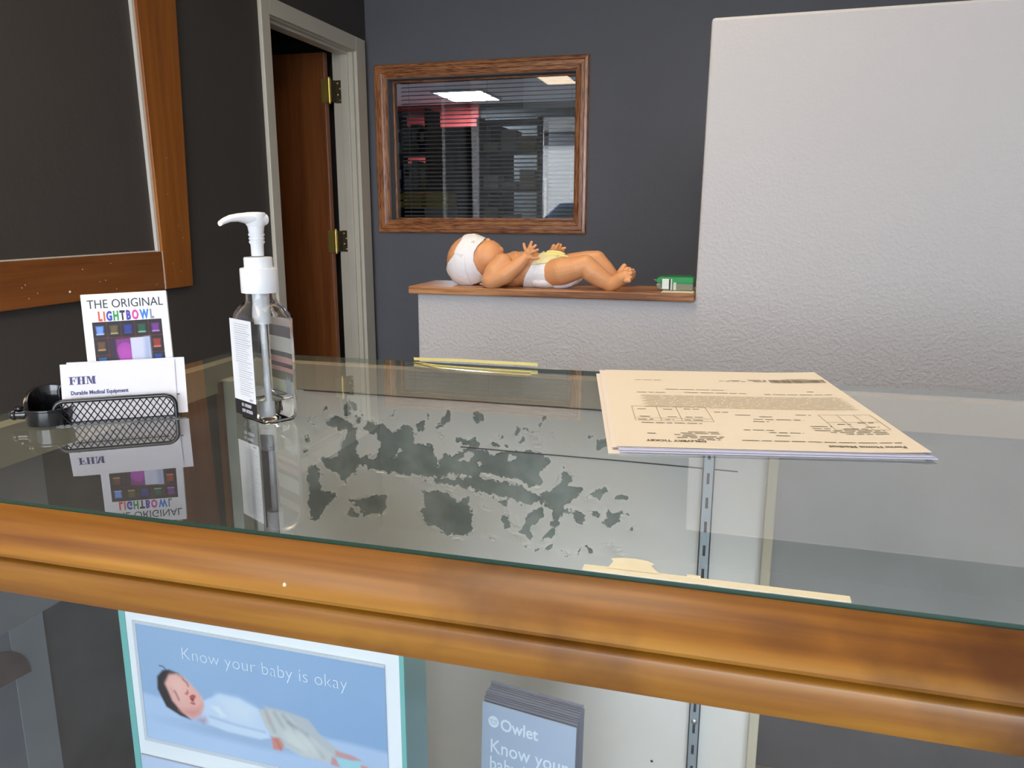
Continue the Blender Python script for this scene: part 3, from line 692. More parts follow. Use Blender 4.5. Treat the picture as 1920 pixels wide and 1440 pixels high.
cbox('rear_door', (0.053, 0.776, 0.10), (CX1 - 0.02, 0.784, 0.72), mat('dark_brown_panel', (0.045, 0.034, 0.028), 0.55, var=0.2, vscale=9))
cbox('rear_ledge', (0.053, 0.756, 0.622), (0.24, 0.776, 0.634), mat('tan_ledge', (0.34, 0.26, 0.17), 0.5), 0.001)
cbox('rear_shelf', (0.053, 0.62, 0.600), (CX1 - 0.016, 0.756, 0.622), M_DARKWOOD)
# cream tape under the front edge of the glass, yellow tape folded over the back edge
bm = bmesh.new()
bm_box(bm, CB(-0.0585, 0.3290, ZG + 0.0001), CB(0.056, 0.3345, ZG + 0.0005))
prof = [(-0.0475, 0.333), (-0.046, 0.3405), (-0.0475, 0.3435), (-0.043, 0.3455), (-0.036, 0.3462), (-0.0305, 0.3452), (-0.0270, 0.3425), (-0.0285, 0.3405), (-0.0262, 0.3365), (-0.0235, 0.333)]
vs = [bm.verts.new(CB(x, y, ZG + 0.0007)) for x, y in prof]; bm.faces.new(vs)
bm_box(bm, CB(-0.012, 0.3345, ZG + 0.0001), CB(-0.006, 0.3365, ZG + 0.0006))
obj('masking_tape', bm, M_TAPE, case)
bm = bmesh.new()
def ribbon(pts, w, dz):
    rows = [(bm.verts.new(CB(x, y, z)), bm.verts.new(CB(x, y - w, z + dz))) for x, y, z in pts]
    for a, b in zip(rows, rows[1:]): bm.faces.new((a[0], b[0], b[1], a[1]))
ribbon([(-0.332, 0.787, 1.0515), (-0.28, 0.787, 1.0525), (-0.192, 0.787, 1.0525)], 0.0015, 0.0035)
ribbon([(-0.330, 0.785, 1.0505), (-0.30, 0.772, 1.0512), (-0.25, 0.767, 1.0510), (-0.194, 0.766, 1.0506)], 0.0050, 0.0002)
ribbon([(-0.318, 0.778, 1.0503), (-0.29, 0.761, 1.0508), (-0.25, 0.754, 1.0508), (-0.190, 0.752, 1.0506)], 0.0060, 0.0002)
obj('yellow_tape', bm, M_TAPEY, case, fix=False)
bm = bmesh.new(); bm_sphere(bm, CB(-0.0547, 0.7698, 0.6192), (0.0016, 0.0008, 0.0016), 2); obj('screw_hole', bm, M_BLACKMATTE, case)
# small flecks of dirt and a dent on the rail
bm = bmesh.new()
bm_sphere(bm, CB(-0.196, 0.3010, 1.0369), (0.0011, 0.0007, 0.0017), 2)
obj('paint_fleck', bm, mat('pale_fleck', (0.75, 0.66, 0.48), 0.6), case)

# ------------------------------------------------------------------ things on the counter
M_PAPER = mat('white_card', (0.80, 0.78, 0.82), 0.55)
M_INKBLUE = mat('navy_ink', (0.045, 0.035, 0.16), 0.5)
M_INKBLACK = mat('black_ink', (0.02, 0.02, 0.03), 0.5)
M_INKGREY = mat('grey_ink', (0.42, 0.41, 0.44), 0.5)

HR = R(34); HC = Vector((-0.4545, 0.4865, ZG))
def standing(lean, y0, x0=0.0, z0=0.0, roll=0.0):
    """plane leaning back, in the holder's own axes: x right, y up the sheet"""
    M = plane_M((x0, y0, z0), (math.cos(roll), 0, math.sin(roll)), (-math.sin(roll) * 1.0, math.sin(lean) * math.cos(roll), math.cos(lean) * math.cos(roll)))
    return M
# wire mesh holder
hd = thing('card_holder', 'black wire mesh business card holder on the glass top, left of the pump bottle', 'card holder', HC, (0, 0, HR))
def rrect(x0, x1, z0, z1, r, y, n=6):
    pts = []
    for cx, cz, a0 in ((x1 - r, z1 - r, 0), (x0 + r, z1 - r, 90)):
        for i in range(n + 1):
            a = R(a0 + 90 * i / n); pts.append((cx + r * math.cos(a), y, cz + r * math.sin(a)))
    return [(x1, y, z0)] + pts + [(x0, y, z0)]
bm = bmesh.new(); bm_tube(bm, rrect(-0.0435, 0.0420, 0.0015, 0.0195, 0.008, -0.002), 0.0017, 10)
obj('rim', bm, M_BLACK, hd, smooth=True)
bm = bmesh.new()
cell_x, cell_z = 0.0047, 0.0034
X0, X1, Z0, Z1 = -0.0420, 0.0405, 0.0006, 0.0180
def clip_seg(a, b):
    t0, t1 = 0.0, 1.0; d = (b[0] - a[0], b[1] - a[1])
    for p, q in ((-d[0], a[0] - X0), (d[0], X1 - a[0]), (-d[1], a[1] - Z0), (d[1], Z1 - a[1])):
        if abs(p) < 1e-12:
            if q < 0: return None
        else:
            r = q / p
            if p < 0: t0 = max(t0, r)
            else: t1 = min(t1, r)
    return None if t0 >= t1 else ((a[0] + d[0] * t0, a[1] + d[1] * t0), (a[0] + d[0] * t1, a[1] + d[1] * t1))
for s in (1, -1):
    for k in range(-8, 32):
        xa = X0 + k * cell_x; za, zb = Z0, Z1
        dx = (zb - za) / cell_z * cell_x / 2 * 1.0
        seg = clip_seg((xa, za), (xa + s * dx, zb))
        if seg: bm_tube(bm, [(seg[0][0], -0.002, seg[0][1]), (seg[1][0], -0.002, seg[1][1])], 0.00042, 5)
obj('front_mesh', bm, M_BLACK, hd)
bm = bmesh.new(); bm_box(bm, (-0.043, -0.002, 0.0002), (0.0415, 0.022, 0.0012)); obj('tray_floor', bm, M_BLACK, hd)
bm = bmesh.new(); bm_tube(bm, rrect(-0.0435, 0.0420, 0.0015, 0.030, 0.008, 0.0225), 0.0014, 10); obj('back_rim', bm, M_BLACK, hd, smooth=True)

# business cards
def card(x0, y0, z0, lean, label, group, roll=0.0, face=None):
    t = thing('business_card', label, 'business card', HC, (0, 0, HR), group)
    W_, H_ = 0.0815, 0.0445
    M = standing(lean, y0, x0, z0, roll)
    bm = bmesh.new(); bm_box(bm, (0, 0, -0.00015), (W_, H_, 0.00015)); bm.transform(M); obj('card_stock', bm, M_PAPER, t)
    off = M @ Matrix.Translation((0, 0, 0.0003))
    if face == 'front':
        bm = bmesh.new()
        for lo, hi in (((0.0062, 0.0148), (0.0735, 0.0156)),): bm_box(bm, (*lo, 0), (*hi, 0.0001))
        bm.transform(off); obj('rule_line', bm, M_INKBLACK, t)
        # bold slab capitals F H M with hairline joins
        bm = bmesh.new()
        def bar(x0, x1, z0, z1): bm_box(bm, (x0, z0, 0), (x1, z1, 0.0001))
        z0, z1 = 0.0285, 0.0345; u = 0.0060
        x = 0.0055
        bar(x + .0008, x + .0024, z0, z1); bar(x, x + .0032, z0, z0 + .0004); bar(x, x + .0052, z1 - .0004, z1); bar(x + .0024, x + .0038, 0.0314, 0.0318); bar(x + .0036, x + .0041, .0305, .0327); bar(x + .0047, x + .0052, z1 - .0018, z1)
        x = 0.0112
        for d in (0.0004, 0.0036): bar(x + d, x + d + .0016, z0, z1); bar(x + d - .0006, x + d + .0022, z0, z0 + .0004); bar(x + d - .0006, x + d + .0022, z1 - .0004, z1)
        bar(x + .002, x + .0036, 0.0314, 0.0317)
        x = 0.0178
        bar(x + .0004, x + .0008, z0, z1); bar(x - .0002, x + .0014, z0, z0 + .0004); bar(x - .0002, x + .0018, z1 - .0004, z1)
        bar(x + .0042, x + .0058, z0, z1); bar(x + .0036, x + .0064, z0, z0 + .0004); bar(x + .0046, x + .0064, z1 - .0004, z1)
        v = [bm.verts.new((a, b, 0.0001)) for a, b in ((x + .0006, z1), (x + .0022, z1), (x + .0036, z0 + .0005), (x + .0029, z0 + .0003))]; bm.faces.new(v)
        v = [bm.verts.new((a, b, 0.0001)) for a, b in ((x + .0028, z0 + .0003), (x + .0034, z0 + .0003), (x + .0046, z1), (x + .0042, z1))]; bm.faces.new(v)
        bm.transform(off); obj('monogram', bm, M_INKBLUE, t)
        text('lettering', 'Durable Medical Equipment', 0.0042, M_INKBLUE, t, off @ Matrix.Translation((0.0062, 0.0206, 0)), bold=0.00012, sx=0.86)
        text('small_print', '.... ... ....... ., .... ... .... .  ....... ... ....... .. ... ....', 0.0034, M_INKGREY, t, off @ Matrix.Translation((0.0062, 0.0181, 0)), sx=0.8)
    else:
        bm = bmesh.new(); bm_box(bm, (W_ - 0.0072, 0.0146, 0.0), (W_ - 0.0052, 0.0154, 0.0001)); bm.transform(off); obj('rule_line', bm, M_INKBLACK, t)
    return t
L12 = R(12)
card(-0.0391, 0.0050, 0.0016, L12, 'white business card at the front of the mesh holder, with FHM in navy letters', 'business cards', face='front')
card(-0.0316, 0.0062, 0.0022, L12, 'white business card behind the front one, sticking out on its right', 'business cards', roll=R(0.3))
card(-0.0350, 0.0072, 0.0026, L12, 'white business card in the stack, its left corner peeking over the front card', 'business cards', roll=R(-0.2))
for k in range(3):
    card(-0.0345 + k * 0.0006, 0.0079 + k * 0.0006, 0.0022, L12, 'white business card hidden deep in the stack of the mesh holder', 'hidden business cards')

# leaflet for a toilet night light
M_LEAF = mat('white_gloss_card', (0.84, 0.84, 0.88), 0.35, coat=0.3)
lf = thing('leaflet', 'tall white leaflet with THE ORIGINAL in black letters standing behind the business cards', 'leaflet', HC, (0, 0, HR))
LM = standing(R(10), 0.0165, -0.0205, 0.0016, R(1.6))
LW, LH = 0.0625, 0.0965
bm = bmesh.new(); bm_box(bm, (0, 0, -0.005), (LW, LH, 0)); bm.transform(LM); obj('folded_card', bm, M_LEAF, lf, bevel=0.0006)
LO = LM @ Matrix.Translation((0, 0, 0.0003))
text('title_lettering', 'THE ORIGINAL', 0.0098, M_INKBLACK, lf, LO @ Matrix.Translation((0.0040, 0.0850, 0)), bold=-0.00002, sx=0.84)
cols = ['#e8402a', '#e8622a', '#2b3bb5', '#2a9a4a', '#15151c', '#4b2fa8', '#d83aa0', '#2f7fd8', '#8e939c']
glyphs = []
for ch in 'LIGHTBOWL':
    me = text_verts(ch, 0.0100, 0.00048); xs = [v.co.x for v in me.vertices]; glyphs.append((min(xs), max(xs))); bpy.data.meshes.remove(me)
tot = sum(b_ - a_ for a_, b_ in glyphs); gsx = (0.0405 - 8 * 0.0009) / tot
xx = 0.0112
for ch, cc, (a_, b_) in zip('LIGHTBOWL', cols, glyphs):
    text('coloured_letter', ch, 0.0100, mat('ink_' + cc[1:], rgb(cc), 0.5), lf, LO @ Matrix.Translation((xx - a_ * gsx, 0.0752, 0)), bold=0.00048, sx=gsx)
    xx += (b_ - a_) * gsx + 0.0009
def leaf_ink(u, v):
    k = Ink(u * 1.0, v * 1.0); k.c[:] = rgb('#2a1416')
    for i in range(1, 5): k.line([(i * 0.2, 0), (i * 0.2, 1)], 0.006, rgb('#7a2c1e'), 0.012)
    for q in (0.73, 0.45, 0.20): k.line([(0, q), (1, q)], 0.006, rgb('#8a3420'), 0.012)
    cs = [(0.1, 0.86, '#6f97e8', '#b9cdfa'), (0.3, 0.86, '#7d6c3a', '#c4b070'), (0.5, 0.86, '#2b45b4', '#3a58d0'), (0.7, 0.86, '#1f6a48', '#7fd0a0'), (0.9, 0.86, '#8c3fae', '#c88ae0'),
          (0.1, 0.60, '#7a5426', '#d0a060'), (0.9, 0.60, '#b83a22', '#f08060'), (0.1, 0.34, '#2278c0', '#60b8f0'), (0.9, 0.34, '#2050b0', '#4a80e0')]
    for cx, cy, c, d in cs:
        k.ell(cx, cy, 0.09, 0.12, rgb('#1a1420'), 0.5, k=0.7)
        k.poly([(cx - .055, cy + .07), (cx + .055, cy + .07), (cx + .045, cy - .05), (cx - .045, cy - .05)], rgb(c), 0.03)
        k.line([(cx - .045, cy - .06), (cx + .045, cy - .06)], 0.010, rgb(d), 0.02)
    k.poly([(0.22, 0.06), (0.80, 0.06), (0.80, 0.71), (0.22, 0.71)], rgb('#3a1c44'), 0.01)
    k.poly([(0.31, 0.70), (0.52, 0.71), (0.52, 0.28), (0.36, 0.28), (0.31, 0.5)], rgb('#a03ca0'), 0.02)
    k.ell(0.43, 0.42, 0.10, 0.16, rgb('#b84ab4'), 0.8, k=0.7)
    k.ell(0.46, 0.18, 0.18, 0.07, rgb('#1c0c24'), 0.3); k.ell(0.48, 0.21, 0.13, 0.03, rgb('#c070d0'), 0.5)
    k.poly([(0.52, 0.05), (0.80, 0.05), (0.80, 0.715), (0.52, 0.71)], rgb('#ccd0e4'), 0.01)
    k.poly([(0.70, 0.3), (0.80, 0.3), (0.80, 0.71), (0.72, 0.71)], rgb('#a8b4d4'), 0.06)
    k.line([(0.53, 0.22), (0.66, 0.25), (0.79, 0.21)], 0.008, rgb('#9cb0cc'), 0.03)
    k.line([(0.53, 0.12), (0.68, 0.16), (0.79, 0.13)], 0.006, rgb('#7088a8'), 0.03)
    return k.c * np.where(k.c.mean(-1, keepdims=True) < 0.25, 0.6, 1.0)
M_PRINT = vcol_mat('printed_picture', 0.55, coat=0.0)
grid_print('printed_picture', 0.0505, 0.0480, 110, 100, leaf_ink, M_PRINT, lf, LO @ Matrix.Translation((0.0063, 0.0262, -0.00015)))

# little glossy black gadget left of the holder
gd = thing('black_gadget', 'small glossy black round cup with an arched back, at the left of the card holder', 'cup', (-0.5015, 0.4690, ZG), (0, 0, R(24)))
bm = bmesh.new(); bm_lathe(bm, [(0.0120, 0.0), (0.0165, 0.0012), (0.0172, 0.006), (0.0172, 0.0120), (0.0180, 0.0128), (0.0180, 0.0140), (0.0162, 0.0140), (0.0160, 0.004), (0.004, 0.003)], 36); obj('cup', bm, M_BLACK, gd, smooth=True)
bm = bmesh.new()
A, B, Cc, Dd = [], [], [], []
for i in range(25):
    a = R(40 + 175 * i / 24); h = 0.0135 + 0.0145 * math.sin(math.pi * min(1, max(0, (i + 5) / 29))) ** 0.6
    for L_, r, z in ((A, 0.0172, 0.0125), (B, 0.0172, h), (Cc, 0.0140, 0.0125), (Dd, 0.0140, h)):
        L_.append(bm.verts.new((r * math.cos(a), r * math.sin(a), z)))
for i in range(24):
    for p, q in ((A, B), (B, Dd), (Dd, Cc), (Cc, A)): bm.faces.new((p[i], p[i + 1], q[i + 1], q[i]))
for e in (0, 24): bm.faces.new((A[e], B[e], Dd[e], Cc[e]))
obj('arched_back', bm, M_BLACK, gd, smooth=True, bevel=0.0006)
bm = bmesh.new(); bm_tube(bm, [(-0.016, -0.002, 0.0085), (-0.0235, -0.003, 0.0085)], [0.0042, 0.0034], 14); bm_sphere(bm, (-0.0248, -0.003, 0.0085), (0.0036, 0.0044, 0.0044), 2)
bm_tube(bm, [(-0.0205, -0.003, 0.013), (-0.0205, -0.003, 0.0145)], 0.0032, 12)
obj('knob', bm, M_BLACK, gd, smooth=True)

# pump bottle
M_CLEAR = solid_glass('clear_bottle_plastic', 1.28, (0.985, 0.99, 0.99))
M_GEL = solid_glass('clear_gel', 1.24, (0.985, 0.99, 0.985))
M_PUMP = mat('white_pump_plastic', (0.86, 0.86, 0.87), 0.32, coat=0.15)
BW, BD = 0.0240, 0.0156
bt = thing('pump_bottle', 'clear pump bottle of hand gel with a white pump, standing on the glass top', 'bottle', (-0.3475, 0.5265, ZG + 0.0003), (0, 0, R(-28.5)))
def outline(hx, hy, r, n=7, bulge=0.0):
    pts = []
    for sx, sy, a0 in ((1, 1, 0), (-1, 1, 90), (-1, -1, 180), (1, -1, 270)):
        for i in range(n + 1):
            a = R(a0 + 90 * i / n); pts.append((sx * (hx - r) + r * math.cos(a), sy * (hy - r) + r * math.sin(a)))
    return pts
def loft(bm, secs, rev=False):
    """secs: list of (hx, hy, r, z)"""
    rings = [[bm.verts.new((x, y, z)) for x, y in outline(hx, hy, r)] for hx, hy, r, z in secs]
    n = len(rings[0])
    for A, B in zip(rings, rings[1:]):
        for j in range(n):
            f = (A[j], A[(j + 1) % n], B[(j + 1) % n], B[j]); bm.faces.new(f[::-1] if rev else f)
    bm.faces.new(rings[0] if rev else rings[0][::-1]); bm.faces.new(rings[-1][::-1] if rev else rings[-1])
outer = [(BW - .007, BD - .005, .006, 0.0), (BW - .003, BD - .002, .007, 0.0012), (BW - .0006, BD - .0004, .0085, 0.0055), (BW, BD, .009, 0.012), (BW + .0007, BD + .0004, .0092, 0.045), (BW, BD, .009, 0.078),
         (BW - .001, BD - .0006, .009, 0.0835), (BW - .005, BD - .002, .010, 0.0882), (BW - .0095, BD - .0035, .0105, 0.0915), (0.0125, 0.0115, .0114, 0.0932), (0.0115, 0.0115, .0114, 0.0945), (0.0115, 0.0115, .0114, 0.1005)]
T = 0.0013
inner = [(max(a - T, .004), max(b - T, .004), max(min(r, a - T - .0002, b - T - .0002) - 0.0006, .002), z + (T if i < 2 else 0) - (T if i in (6, 7, 8) else 0)) for i, (a, b, r, z) in enumerate(outer)]
bm = bmesh.new(); loft(bm, outer); loft(bm, inner, rev=True)
obj('bottle_body', bm, M_CLEAR, bt, smooth=True, fix=False)
GZ = 0.0195
gel = [(a - .0002, b - .0002, max(r - .0001, .0018), z + .0001) for a, b, r, z in inner[:4]]
gel += [(gel[-1][0], gel[-1][1], gel[-1][2], GZ - .0006), (gel[-1][0] - .0006, gel[-1][1] - .0006, gel[-1][2] - .0004, GZ)]
bm = bmesh.new(); loft(bm, gel); obj('gel', bm, M_GEL, bt, smooth=True)
# label on the near wide face, another inside the far wide face seen through the bottle
M_LABEL = mat('white_label', (0.80, 0.82, 0.86), 0.45)
M_LABELINK = mat('grey_label_ink', (0.36, 0.38, 0.44), 0.5)
def label_sheet(name, x0, x1, z0, z1, y, m, parent=bt, t=0.0002):
    bm = bmesh.new(); bm_box(bm, (x0, y - t, z0), (x1, y, z1)); return obj(name, bm, m, parent)
yl = -(BD + 0.0007)
lab = label_sheet('back_label', -0.0205, 0.0130, 0.0165, 0.0800, yl, M_LABEL)
label_sheet('code_band', -0.0205, 0.0130, 0.0045, 0.0163, yl + .0002, M_BLACKMATTE, lab)
bm = bmesh.new(); z = 0.0765; k = 0
while z > 0.020:
    heavy = k in (4, 7, 9, 17, 21, 24, 30)
    x0 = -0.0135 if k < 18 else -0.0105
    x1 = 0.0105 - (0 if heavy else random.random() * 0.008)
    bm_box(bm, (x0, yl - 0.0004, z), (x1, yl - 0.0002, z + (0.00042 if heavy else 0.0003))); z -= 0.00172; k += 1
obj('fine_print', bm, M_LABELINK, lab)
MV = lambda x, z: plane_M((x, yl - 0.0003, z), (1, 0, 0), (0, 0, 1))
text('code_lettering', 'ID: 1032029', 0.0035, mat('pale_code_ink', (0.55, 0.55, 0.62), 0.5), lab, MV(-0.0095, 0.0120), bold=0.0001, sx=0.85)
text('code_lettering', 'EXP: 07/2020', 0.0035, bpy.data.materials['pale_code_ink'], lab, MV(-0.0095, 0.0075), bold=0.0001, sx=0.85)
text('small_print', '000467', 0.0022, M_LABELINK, lab, MV(0.0035, 0.0178), sx=0.8)
# striped label on the far face, its printed back seen through the plastic
yf = BD + 0.0008
bands = [(0.0800, 0.0730, '#e0ccc4'), (0.0730, 0.0640, '#6c666a'), (0.0640, 0.0520, '#f0eee4'), (0.0520, 0.0480, '#5c5e5c'), (0.0480, 0.0430, '#e8b4ae'), (0.0430, 0.0395, '#72565a'), (0.0395, 0.0360, '#f0bcb0'), (0.0360, 0.0290, '#9a9480'), (0.0290, 0.0190, '#f0eed0'), (0.0190, 0.0155, '#6a6878')]
bm = bmesh.new()
mats = []
for i, (a, b, c) in enumerate(bands):
    bm_box(bm, (-0.020, yf - .0002, b), (0.0165, yf, a), i); mats.append(mat('label_band_' + c[1:], rgb(c), 0.5))
fl = obj('front_label', bm, mats, bt, fix=False)
bm = bmesh.new()
for i in range(9):
    a = R(20 + 140 * i / 8); c = Vector((0.0075, 0, 0.0245)); d = Vector((math.cos(a), 0, math.sin(a))); n = Vector((-math.sin(a), 0, math.cos(a)))
    q = [c - n * .0016, c + n * .0016, c + d * (0.0085 + 0.002 * (i % 2))]
    for s in (1, -1):
        pass
    bm.faces.new([bm.verts.new((p.x, yf - 0.0005, p.z)) for p in q])
bm_box(bm, (0.003, yf - .0005, 0.0165), (0.0120, yf - .0003, 0.0255))
obj('starburst_print', bm, mat('pale_print', (0.66, 0.72, 0.74), 0.5), fl)
# dip tube, collar, pump
bm = bmesh.new(); bm_tube(bm, [(0, 0, 0.100), (0.0005, 0, 0.055), (0.002, 0, 0.004)], 0.0026, 14); bm_tube(bm, [(0, 0, 0.100), (0, 0, 0.076)], 0.0064, 18); obj('dip_tube', bm, mat('milky_tube', (0.72, 0.73, 0.74), 0.3), bt, smooth=True)
bm = bmesh.new()
rib = [(0.0116, 0.0998), (0.0138, 0.1000), (0.0140, 0.1008), (0.0140, 0.1178), (0.0134, 0.1186), (0.0108, 0.1188), (0.0106, 0.1196), (0.0106, 0.1258), (0.0102, 0.1266), (0.0050, 0.1270)]
bm_lathe(bm, rib, 48); obj('collar', bm, M_PUMP, bt, smooth=True)
bm = bmesh.new()
st = [(0.0046, 0.1275), (0.0048, 0.136), (0.0058, 0.1375), (0.0058, 0.1385), (0.0050, 0.1390), (0.0058, 0.1400), (0.0058, 0.1410), (0.0050, 0.1415), (0.0060, 0.1428), (0.0060, 0.1438), (0.0054, 0.1445), (0.0064, 0.151)]
bm_lathe(bm, st, 28); obj('pump_stem', bm, M_PUMP, bt, smooth=True)
bm = bmesh.new()
# head with its spout towards the near label side
secs = [(0.0072, 0.0070, 0.1545, 0.0045), (0.0050, 0.0076, 0.1545, 0.0048), (0.000, 0.0078, 0.1548, 0.0050), (-0.007, 0.0070, 0.1554, 0.0042), (-0.014, 0.0054, 0.1560, 0.0030), (-0.020, 0.0044, 0.1553, 0.0026), (-0.025, 0.0040, 0.1535, 0.0023), (-0.0280, 0.0036, 0.1518, 0.0020)]
rings = []
for y, hw, zc, hh in secs:
    rings.append([bm.verts.new((hw * math.cos(2 * math.pi * j / 20), y, zc + hh * math.sin(2 * math.pi * j / 20))) for j in range(20)])
for A, B in zip(rings, rings[1:]):
    for j in range(20): bm.faces.new((A[j], A[(j + 1) % 20], B[(j + 1) % 20], B[j]))
bm.faces.new(rings[0][::-1]); bm.faces.new(rings[-1])
bm_lathe(bm, [(0.0064, 0.1495), (0.0076, 0.1515), (0.0080, 0.155), (0.0078, 0.1585), (0.0068, 0.1597), (0.002, 0.1600)], 28)
obj('pump_head', bm, M_PUMP, bt, smooth=True)

# stack of forms at the right
SN = Vector((-0.0705, 0.5100, ZG)); SA = R(11)
SW, SH = 0.2085, 0.272
def sheet(label, dx, dy, dz, rot, m, group, loc_c):
    t = thing('form_sheet', label, 'paper', SN, (0, 0, SA), group)
    bm = bmesh.new(); nx, ny = 24, 30; g = []
    for j in range(ny + 1):
        row = []
        for i in range(nx + 1):
            s, q = i / nx, j / ny
            x, y = dx + s * SW, dy + q * SH
            x, y = x * math.cos(rot) - y * math.sin(rot), x * math.sin(rot) + y * math.cos(rot)
            row.append((bm.verts.new((x, y, loc_c(s, q) + dz)), bm.verts.new((x, y, loc_c(s, q) + dz - 0.00012))))
        g.append(row)
    for j in range(ny):
        for i in range(nx):
            a, b, c, d = g[j][i], g[j][i + 1], g[j + 1][i + 1], g[j + 1][i]
            bm.faces.new((a[0], b[0], c[0], d[0])); bm.faces.new((a[1], d[1], c[1], b[1]))
    for j in range(ny):
        bm.faces.new((g[j][0][0], g[j + 1][0][0], g[j + 1][0][1], g[j][0][1])); bm.faces.new((g[j][nx][0], g[j][nx][1], g[j + 1][nx][1], g[j + 1][nx][0]))
    for i in range(nx):
        bm.faces.new((g[0][i][0], g[0][i][1], g[0][i + 1][1], g[0][i + 1][0])); bm.faces.new((g[ny][i][0], g[ny][i + 1][0], g[ny][i + 1][1], g[ny][i][1]))
    o = obj('paper', bm, m, t, fix=False)
    for p in o.data.polygons: p.use_smooth = False
    return t
M_WARMLITPAPER = mat('warm_lit_form_paper', (0.85, 0.775, 0.645), 0.6)  # warm light from overhead put into the paper colour
M_COOLLITPAPER = mat('cool_lit_form_paper', (0.60, 0.64, 0.86), 0.6)  # bluish light on the lower sheets put into the paper colour
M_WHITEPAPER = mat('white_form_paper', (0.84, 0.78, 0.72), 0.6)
curl = lambda s, q: 0.0004 + 0.0022 * max(0, s - 0.72) ** 2 * 8 + 0.0014 * max(0, 0.12 - q) / 0.12 * 0.25
flat = lambda s, q: 0.0004 + 0.0008 * max(0, s - 0.8) ** 2 * 10
sheet('white form under the stack, its left edge showing beside the top form', -0.0040, 0.0000, 0.0000, R(0.4), M_WHITEPAPER, 'stacked forms', lambda s, q: 0.0004)
sheet('form sheet sticking out in front under the top form, bluish light put into its colour', 0.0035, 0.0000, 0.0010, R(0.15), M_COOLLITPAPER, 'stacked forms', flat)
sheet('second form sheet just below the top form, bluish light put into its colour', 0.0030, 0.0030, 0.0016, R(0.1), M_COOLLITPAPER, 'stacked forms', flat)
sheet('white form right under the top form, showing along its left side', -0.0015, 0.0080, 0.0020, R(0.2), M_WHITEPAPER, 'stacked forms', lambda s, q: 0.0004)
top = sheet('delivery form on top of the stack, warm light put into its colour, barcode at far edge', 0.0020, 0.0085, 0.0024, R(-0.3), M_WARMLITPAPER, 'stacked forms', curl)
def on_top(v):
    s = min(max((v.x - 0.002) / SW, 0), 1); q = min(max((v.y - 0.0085) / SH, 0), 1)
    return Vector((v.x, v.y, curl(s, q) + 0.0024 + 0.0003 + max(0, v.z) * 0.5))
def dashes(rows, h=0.0013, m=None, name='form_lettering', word=(0.004, 0.013), gap=0.0018):
    bm = bmesh.new()
    for x0, x1, y in rows:
        x = x0
        while x < x1:
            w = min(random.uniform(*word), x1 - x)
            k = max(1, int(w / 0.006))
            for a in range(k):
                xa, xb = x + w * a / k, x + w * (a + 1) / k
                bm.faces.new([bm.verts.new(on_top(Vector(p))) for p in ((xa, y, 0), (xb, y, 0), (xb, y + h, 0), (xa, y + h, 0))])
            x += w + gap
    return obj(name, bm, m or M_FORMINK, top, fix=False)
M_FORMINK = mat('brown_black_form_ink', (0.13, 0.10, 0.06), 0.6)
M_FORMFAINT = mat('faint_form_ink', (0.50, 0.42, 0.29), 0.6)
UP = lambda x, y: plane_M((x, y, 0), (-1, 0, 0), (0, -1, 0))
text('form_heading', 'Forns Home Medical', 0.0062, M_FORMINK, top, UP(0.1990, 0.0215), bold=0.0002, sx=0.98, conform=on_top, extrude=0)
text('form_heading', 'DELIVERY TICKET', 0.0062, M_FORMINK, top, UP(0.0655, 0.0268), bold=0.0002, sx=0.86, conform=on_top, extrude=0)
dashes([(0.091, 0.2, 0.0295), (0.16, 0.2, 0.056), (0.15, 0.2, 0.0605), (0.17, 0.2, 0.052), (0.115, 0.14, 0.052), (0.098, 0.12, 0.058), (0.118, 0.128, 0.044), (0.172, 0.19, 0.066), (0.15, 0.163, 0.066), (0.19, 0.2, 0.071), (0.15, 0.166, 0.072), (0.172, 0.182, 0.079), (0.188, 0.2, 0.083), (0.024, 0.07, 0.073), (0.056, 0.078, 0.049), (0.05, 0.078, 0.045), (0.045, 0.06, 0.041), (0.05, 0.08, 0.037), (0.026, 0.032, 0.043), (0.046, 0.078, 0.033), (0.06, 0.076, 0.029), (0.022, 0.034, 0.083), (0.043, 0.05, 0.083), (0.058, 0.074, 0.083), (0.024, 0.032, 0.092), (0.046, 0.053, 0.092), (0.06, 0.074, 0.092), (0.024, 0.032, 0.116), (0.045, 0.053, 0.116), (0.062, 0.074, 0.118), (0.1, 0.112, 0.102), (0.148, 0.16, 0.106), (0.085, 0.096, 0.11), (0.112, 0.15, 0.09), (0.118, 0.128, 0.098), (0.11, 0.122, 0.083), (0.028, 0.055, 0.178), (0.07, 0.125, 0.18), (0.14, 0.2, 0.178), (0.055, 0.11, 0.192), (0.18, 0.186, 0.19), (0.03, 0.055, 0.232), (0.11, 0.135, 0.232), (0.120,0.132,0.236), (0.138, 0.155, 0.236), (0.138, 0.155, 0.2395), (0.142, 0.155, 0.2325)], 0.0012)
dashes([(0.030 + 0.002 * (k % 3), 0.203 - 0.003 * (k % 2), 0.124 + k * 0.0033) for k in range(14)], 0.0009, M_FORMFAINT, 'fine_print', (0.006, 0.02), 0.0012)
bm = bmesh.new(); x = 0.158
while x < 0.2085:
    w = random.choice((0.0004, 0.0007, 0.0011)); bm.faces.new([bm.verts.new(on_top(Vector(p))) for p in ((x, 0.2280, 0), (x + w, 0.2280, 0), (x + w, 0.2420, 0), (x, 0.2420, 0))]) if x + w < 0.2145 else None; x += w + random.choice((0.0004, 0.0006, 0.0009))
obj('barcode', bm, M_FORMINK, top, fix=False)
dashes([(0.172, 0.196, 0.2440)], 0.0014, word=(0.0012, 0.0016), gap=0.0006, name='barcode_digits')
